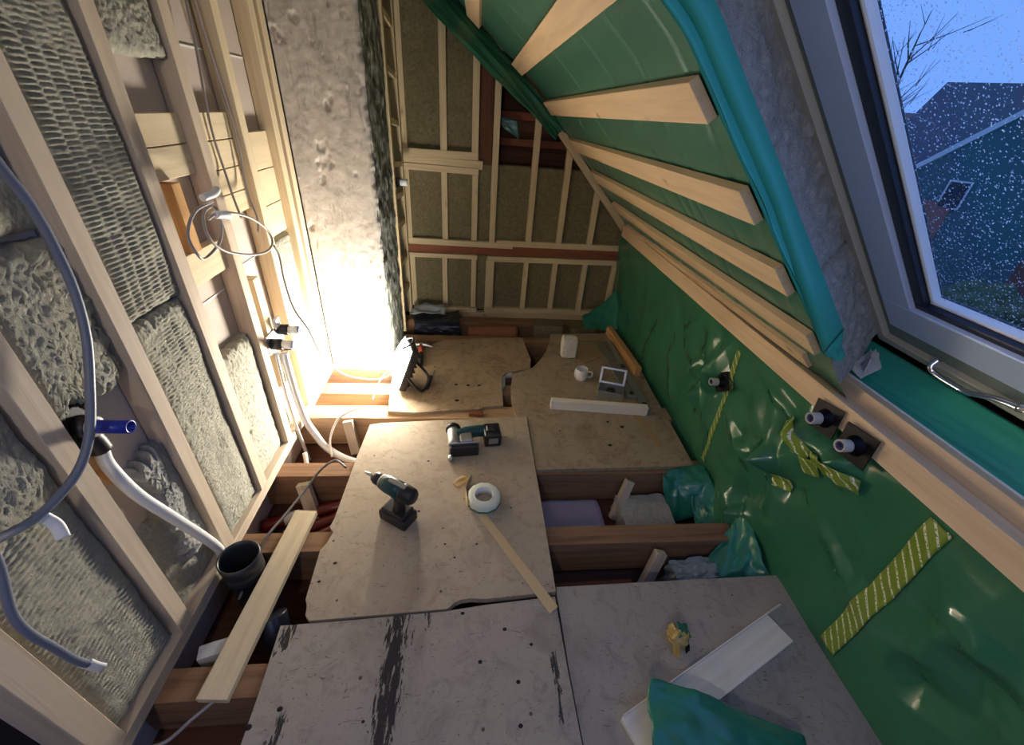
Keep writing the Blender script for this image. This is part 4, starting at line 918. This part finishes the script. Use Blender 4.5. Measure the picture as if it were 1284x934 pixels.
MB().tube(cp([(X_, 1.53, 1.225), (X_, 1.42, 1.215), (X_ + 0.01, 1.335, 1.165), (X_ + 0.02, 1.335, 1.105), (X_, 1.40, 1.075), (X_, 1.50, 1.10), (X_, 1.545, 1.16), (X_, 1.53, 1.21), (X_, 1.46, 1.20), (X_ + .01, 1.43, 1.14), (X_ + .01, 1.49, 1.075), (X_ + .02, 1.62, 1.02), (X_ + .02, 1.76, 0.99), (X_ + .01, 1.855, 1.0), (X_, 1.86, 1.05), (X_, 1.76, 1.12), (X_, 1.64, 1.165), (X_, 1.54, 1.185), (X_, 1.47, 1.18)]), 0.0048, 8).build('loops', M['cable_grey'], cb)
MB().tube(cp([(X_, 1.48, 1.245), (X_ + .01, 1.53, 1.25), (X_, 1.575, 1.255)]), 0.012, 8).build('tape_tie', M['tape_white'], cb)
MB().tube(cp([(X_, 1.52, 1.185), (X_ + .01, 1.575, 1.175), (X_, 1.60, 1.165)]), 0.013, 8).build('tape_tie', M['tape_white'], cb)
cable('hanging_cable', [(-0.97, 1.905, 2.3), (-0.965, 1.90, 1.785), (-0.96, 1.83, 1.446), (-0.955, 1.83, 1.262), (-0.93, 1.79, 1.187), (-0.885, 1.72, 1.13)], 0.0045, 'cable_grey', 'thin grey cable hanging in the bay nearest the coil')
cable('hanging_cable', [(-0.97, 1.96, 2.3), (-0.965, 1.955, 1.793), (-0.95, 1.974, 1.416), (-0.945, 1.94, 1.186), (-0.90, 1.87, 1.10), (-0.875, 1.80, 1.06)], 0.0045, 'cable_grey', 'thin grey cable hanging beside the stud nearer the chimney')
cable('lamp_cable', [(-0.86, 1.872, 0.985), (-0.86, 1.90, 0.93), (-0.87, 1.915, 0.80), (-0.86, 1.925, 0.66), (-0.82, 1.94, 0.54), (-0.80, 1.99, 0.36), (-0.76, 2.10, 0.18), (-0.68, 2.22, 0.06), (-0.58, 2.28, 0.02), (-0.52, 2.33, 0.03), (-0.51, 2.39, 0.03), (-0.56, 2.37, 0.012), (-0.60, 2.26, -0.02), (-0.61, 2.14, -0.05)], 0.0045, 'cable_dark', 'dark cable running from the coil past the outlets to the lamp')
cable('floor_cable', [(-0.60, 1.50, 0.012), (-0.66, 1.54, 0.02), (-0.72, 1.50, 0.0), (-0.76, 1.40, -0.02), (-0.80, 1.25, -0.02), (-0.83, 1.14, -0.015), (-0.84, 1.05, -0.03), (-0.845, 0.90, -0.06)], 0.0055, 'cable_dark', 'dark cable lying across the open joists above the red ducts', 8)
cable('floor_cable', [(-0.74, 0.585, -0.02), (-0.80, 0.53, -0.03), (-0.86, 0.49, -0.06), (-0.92, 0.46, -0.03), (-0.95, 0.42, -0.03)], 0.0055, 'cable_grey', 'grey cable coming out below the near end of the pine strip')
cable('white_wire', [(-0.56, 2.02, -0.01), (-0.64, 1.97, 0.02), (-0.74, 1.90, 0.0), (-0.78, 1.82, -0.08), (-0.76, 1.74, -0.15)], 0.006, 'cable_white', 'pale cable arching over the far joist')
cable('white_wire', [(-0.88, 1.70, -0.08), (-0.84, 1.63, -0.15), (-0.74, 1.62, -0.18), (-0.62, 1.63, -0.17)], 0.012, 'cable_white', 'thick white cable bending under the far wall plate')
cable('white_wire', [(0.60, 1.195, -0.22), (0.68, 1.19, -0.12), (0.80, 1.185, -0.085), (0.92, 1.185, -0.12), (1.0, 1.18, -0.22)], 0.006, 'cable_white', 'pale wire arching in the right floor gap')

# ---- ducts and bits below the floor
for k, (p, q, lab) in enumerate((((-0.95, 1.22, -0.21), (-0.55, 1.42, -0.21), 'dark red duct nearest the pine strip in the left gap'), ((-0.98, 1.34, -0.215), (-0.60, 1.46, -0.20), 'dark red duct beside the far joist in the left gap'), ((-0.80, 1.20, -0.205), (-0.52, 1.36, -0.19), 'dark red duct running under the main plywood sheet'))):
    du = empty('floor_duct', p, 0, lab, 'duct', 'red ducts in the left floor gap')
    d = Vector(q) - Vector(p)
    b = MB(); n = 20
    b.tube([d * (i / n) for i in range(n + 1)], 0.03, 12, sub=1, rs=[0.032 if i % 2 else 0.029 for i in range(n + 1)]); b.build('hose', M['redduct'], du)
    if k < 2: MB().tube([d * 0.25 + Vector((0, 0, 0.003)), d * 0.42 + Vector((0, 0, 0.003))], 0.032, 12, sub=1).build('white_label', M['felt'], du)
o = flap('foil_sheet', [[(0.36, 1.46, -0.20), (0.70, 1.46, -0.20)], [(0.36, 1.18, -0.23), (0.72, 1.20, -0.23)]], None, M['lilac'], seed=51, amp=0.015, n=16); thing1(o, 'pale lilac sheet lying in the right floor gap', 'sheet')
def lump(name, lo, hi, m, label, cat, seed=1, rz=0.0, amp=0.10):
    bm = bmesh.new(); bmesh.ops.create_cube(bm, size=2); bmesh.ops.subdivide_edges(bm, edges=bm.edges, cuts=9, use_grid_fill=True)
    lo = Vector(lo); hi = Vector(hi); c = (lo + hi) / 2; d = (hi - lo) / 2
    for v in bm.verts:
        n = fbm(np.array([v.co.x * 3.3 + 7]), np.array([v.co.y * 3.3 + v.co.z * 2.7]), seed, 4)[0]
        v.co = Vector((v.co.x * d.x, v.co.y * d.y, v.co.z * d.z)) * (1 + amp * 2 * n)
    b = MB(); b.bm.free(); b.bm = bm; o = b.build(name, m); o.location = c; o.rotation_euler = (0, 0, rz)
    return thing1(o, label, cat)
lump('wool_block', (0.78, 1.23, -0.25), (1.04, 1.43, -0.13), M['wool_grey'], 'grey wool block lying in the right floor gap', 'insulation', 3)
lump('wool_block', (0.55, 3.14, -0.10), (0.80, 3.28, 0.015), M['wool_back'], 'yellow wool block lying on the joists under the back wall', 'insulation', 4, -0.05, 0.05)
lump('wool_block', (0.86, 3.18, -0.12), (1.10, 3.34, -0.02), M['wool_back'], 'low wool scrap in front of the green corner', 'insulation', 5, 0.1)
lump('plastic_bag', (0.90, 0.93, -0.25), (1.10, 1.03, -0.09), M['bag'], 'grey plastic bag tucked under the near right joist', 'bag', 6, 0.1, 0.25)
lump('plastic_bag', (-0.48, 3.16, -0.14), (-0.10, 3.36, 0.02), M['bagdark'], 'dark plastic bag behind the worn board at the back wall', 'bag', 7, 0.12, 0.25)
lump('wood_scrap', (-0.88, 0.70, -0.09), (-0.79, 0.745, -0.03), M['felt'], 'pale block beside the near joist under the left wall plate', 'block', 8, 0.3, 0.03)
o = flap('foil_scrap', [[(-0.50, 3.20, 0.06), (-0.48, 3.36, 0.09)], [(-0.22, 3.26, 0.06), (-0.22, 3.40, 0.08)]], None, M['bag'], seed=61, amp=0.04, n=14); thing1(o, 'crumpled clear film lying on the dark bag', 'film')
o = MB().tube([(-0.02, 3.14, -0.075), (0.15, 3.15, -0.07), (0.40, 3.16, -0.07)], 0.065, 18).build('clay_tube', M['clay']); thing1(o, 'brown round pipe lying below the back wall', 'pipe')
o = MB().tube([(0.16, 2.20, -0.09), (0.22, 2.30, -0.05), (0.235, 2.41, -0.03), (0.30, 2.425, -0.03)], 0.022, 12).build('bent_pipe', M['pipe_grey']); thing1(o, 'grey bent pipe showing between the two rear boards', 'pipe')
o = beam('red_brown_plank', (0.36, 0.96, -0.225), (0.75, 0.97, -0.225), 0.09, 0.03, M['red_board']); thing1(o, 'red brown plank end in the near right floor gap', 'plank')
o = beam('wood_shim', (0.0, 1.965, -0.012), (0.085, 1.962, -0.012), 0.035, 0.02, M['red_board']); thing1(o, 'small reddish wood shim in the joint behind the jigsaw', 'shim')
# socket on the framed nook, hanging green tape in the back wall opening
sk = empty('junction_socket', (-0.515, 3.22, 1.07), 0, 'white junction socket fixed in the framing beside the chimney', 'socket')
MB().box((-0.03, -0.03, -0.03), (0.0, 0.03, 0.03), 0.004).build('box', M['black'], sk)
MB().lathe([(0.024, 0.0), (0.024, 0.05), (0.018, 0.052), (0.0, 0.052)], 16, Matrix.Rotation(R(90), 4, 'Y')).build('cap', M['white_pl'], sk)
o = flap('green_tape', [[(0.20, 3.60, 1.50), (0.19, 3.60, 1.46)], [(0.33, 3.59, 1.49), (0.35, 3.59, 1.36)]], None, M['film_roof'], seed=71, amp=0.02, n=12, th=(0, 0.002, 0)); thing1(o, 'green tape end hanging in the dark back wall opening', 'tape')

# ================================================================== OUTSIDE
gr = mat('lawn', (0.10, 0.14, 0.06), 0.95); g = NT(gr); f = g.noise(g.coord(), 0.5, 6); g.color(g.ramp(f, [(0.35, (0.06, 0.09, 0.04)), (0.6, (0.16, 0.17, 0.09))]))
gnd = slab('ground', (2.5, -40, -3.6), (80, 80, -3.5), gr)
M['slate'] = mat('slate_roof', (0.075, 0.08, 0.10), 0.7); M['brick'] = mat('brick_wall', (0.28, 0.11, 0.09), 0.85); M['tealwall'] = mat('teal_wall', (0.04, 0.11, 0.12), 0.7)
M['brownroof'] = mat('brown_tile_roof', (0.20, 0.13, 0.11), 0.85); M['bark'] = mat('bark', (0.07, 0.055, 0.045), 0.9); M['hedge'] = mat('hedge_green', (0.05, 0.08, 0.035), 0.9)
AZ = R(48); FW = Vector((math.sin(AZ), math.cos(AZ), 0)); RG = Vector((math.cos(AZ), -math.sin(AZ), 0))
def outp(lat, dist, z): return FW * dist + RG * lat + Vector((0, 0, z))
def outpoly(name, pts, d, thick, m, parent):
    b = MB(); lo = [b.bm.verts.new(outp(a, d + (c if len(q) == 0 else q[0]), z)) for (a, z, *q), c in ((p, 0) for p in pts)]
    hi = [b.bm.verts.new(v.co + FW * thick) for v in lo]; n = len(lo)
    b.bm.faces.new(lo); b.bm.faces.new(hi[::-1])
    for k in range(n): b.bm.faces.new((lo[k], hi[k], hi[(k + 1) % n], lo[(k + 1) % n]))
    return b.build(name, m, parent)
hs = empty('neighbour_house', outp(3, 26, -3.5), 0, 'dark slate roofed house seen through the wet roof window', 'house'); hs.location = (0, 0, 0)
outpoly('roof', [(-2.9, 0.2), (-1.4, 3.95, 3.0), (10, 3.95, 3.0), (11, 0.2)], 26, 0.3, M['slate'], hs)
outpoly('wall', [(-2.4, -3.5), (-2.4, 0.3), (10.6, 0.3), (10.6, -3.5)], 26.4, 6.0, M['brick'], hs)
wg = outpoly('wing_wall', [(-0.9, -3.5), (-0.8, 0.6), (1.35, 2.75), (3.6, 0.6), (3.6, -3.5)], 24.5, 1.9, M['tealwall'], hs)
outpoly('verge_board', [(-1.1, 0.40), (-1.1, 0.62), (1.35, 3.0), (1.35, 2.75)], 24.4, 0.2, M['felt'], hs)
outpoly('verge_board', [(3.8, 0.40), (3.8, 0.62), (1.35, 3.0), (1.35, 2.75)], 24.4, 0.2, M['felt'], hs)
outpoly('brick_panel', [(-0.85, -3.5), (-0.85, -0.3), (0.9, -0.3), (0.9, -3.5)], 24.42, 0.1, M['brick'], wg)
w_ = outpoly('window', [(0.4, -0.5), (0.4, 0.5), (1.1, 0.5), (1.1, -0.5)], 24.42, 0.06, M['felt'], hs); outpoly('pane', [(0.46, -0.44), (0.46, 0.44), (1.04, 0.44), (1.04, -0.44)], 24.40, 0.03, M['gasket'], w_)
h2 = empty('far_house', (0, 0, 0), 0, 'brown roofed house farther off beside the slate roof', 'house')
outpoly('roof', [(-6.0, -0.2), (-5.5, 3.1, 3), (-1.0, 3.1, 3), (-0.5, -0.2)], 34, 0.3, M['brownroof'], h2)
outpoly('wall', [(-5.6, -3.5), (-5.6, -0.1), (-0.9, -0.1), (-0.9, -3.5)], 34.4, 5, M['plaster'], h2)
def bare_tree(lat, dist, h, label, seed):
    t_ = empty('bare_tree', (0, 0, 0), 0, label, 'tree'); rr = random.Random(seed); b = MB()
    base = outp(lat, dist, -3.5); top = base + Vector((0, 0, h))
    MB().tube([base, base.lerp(top, 0.5) + Vector((0.1, 0, 0)), top], 0.1, 8, rs=[0.14, 0.08, 0.02]).build('trunk', M['bark'], t_)
    for k in range(26):
        p = base.lerp(top, 0.45 + 0.53 * rr.random()); d = Vector((rr.uniform(-1, 1), rr.uniform(-1, 1), rr.uniform(0.3, 1.2))).normalized(); L = rr.uniform(0.6, 1.8)
        b.tube([p, p + d * L * 0.5 + Vector((0, 0, 0.08)), p + d * L + Vector((0, 0, 0.25))], 0.02, 4, sub=2, rs=[0.025, 0.015, 0.006])
        for j in range(2):
            q = p + d * L * rr.uniform(0.4, 0.9); e = (d + Vector((rr.uniform(-1, 1), rr.uniform(-1, 1), rr.uniform(0, 1)))).normalized()
            b.tube([q, q + e * L * 0.45], 0.01, 4, sub=1, rs=[0.012, 0.004])
    b.build('branches', M['bark'], t_)
bare_tree(-2.4, 22, 8.2, 'bare tree beside the gable edge of the slate roof', 2)
bare_tree(3.6, 18, 8.4, 'bare tree in front of the slate roof near the photo edge', 5)
def blob(name, lat, dist, z, r, m, label, cat, seed):
    bm = bmesh.new(); bmesh.ops.create_icosphere(bm, subdivisions=4, radius=1)
    for v in bm.verts:
        n = fbm(np.array([v.co.x * 3 + 4]), np.array([v.co.y * 3 + v.co.z * 2]), seed, 4)[0]
        v.co = Vector((v.co.x * r[0], v.co.y * r[1], v.co.z * r[2])) * (1 + 0.7 * n)
    b = MB(); b.bm.free(); b.bm = bm; o = b.build(name, m); o.location = outp(lat, dist, z); thing1(o, label, cat)
blob('garden_shrub', 0.2, 20, -2.9, (1.4, 1.2, 1.0), M['hedge'], 'dark garden shrub below the brick part of the house', 'shrub', 1)
blob('garden_shrub', 2.6, 19.5, -2.9, (1.3, 1.0, 0.9), M['hedge'], 'dark garden shrub below the teal gable of the house', 'shrub', 2)
blob('garden_shrub', 6.2, 20.5, -2.6, (1.2, 1.2, 1.3), M['bark'], 'brown garden bush at the far edge of the lawn', 'shrub', 3)
o = slab('garden_path', (12, -30, -3.5), (13.5, 40, -3.48), M['plaster']);
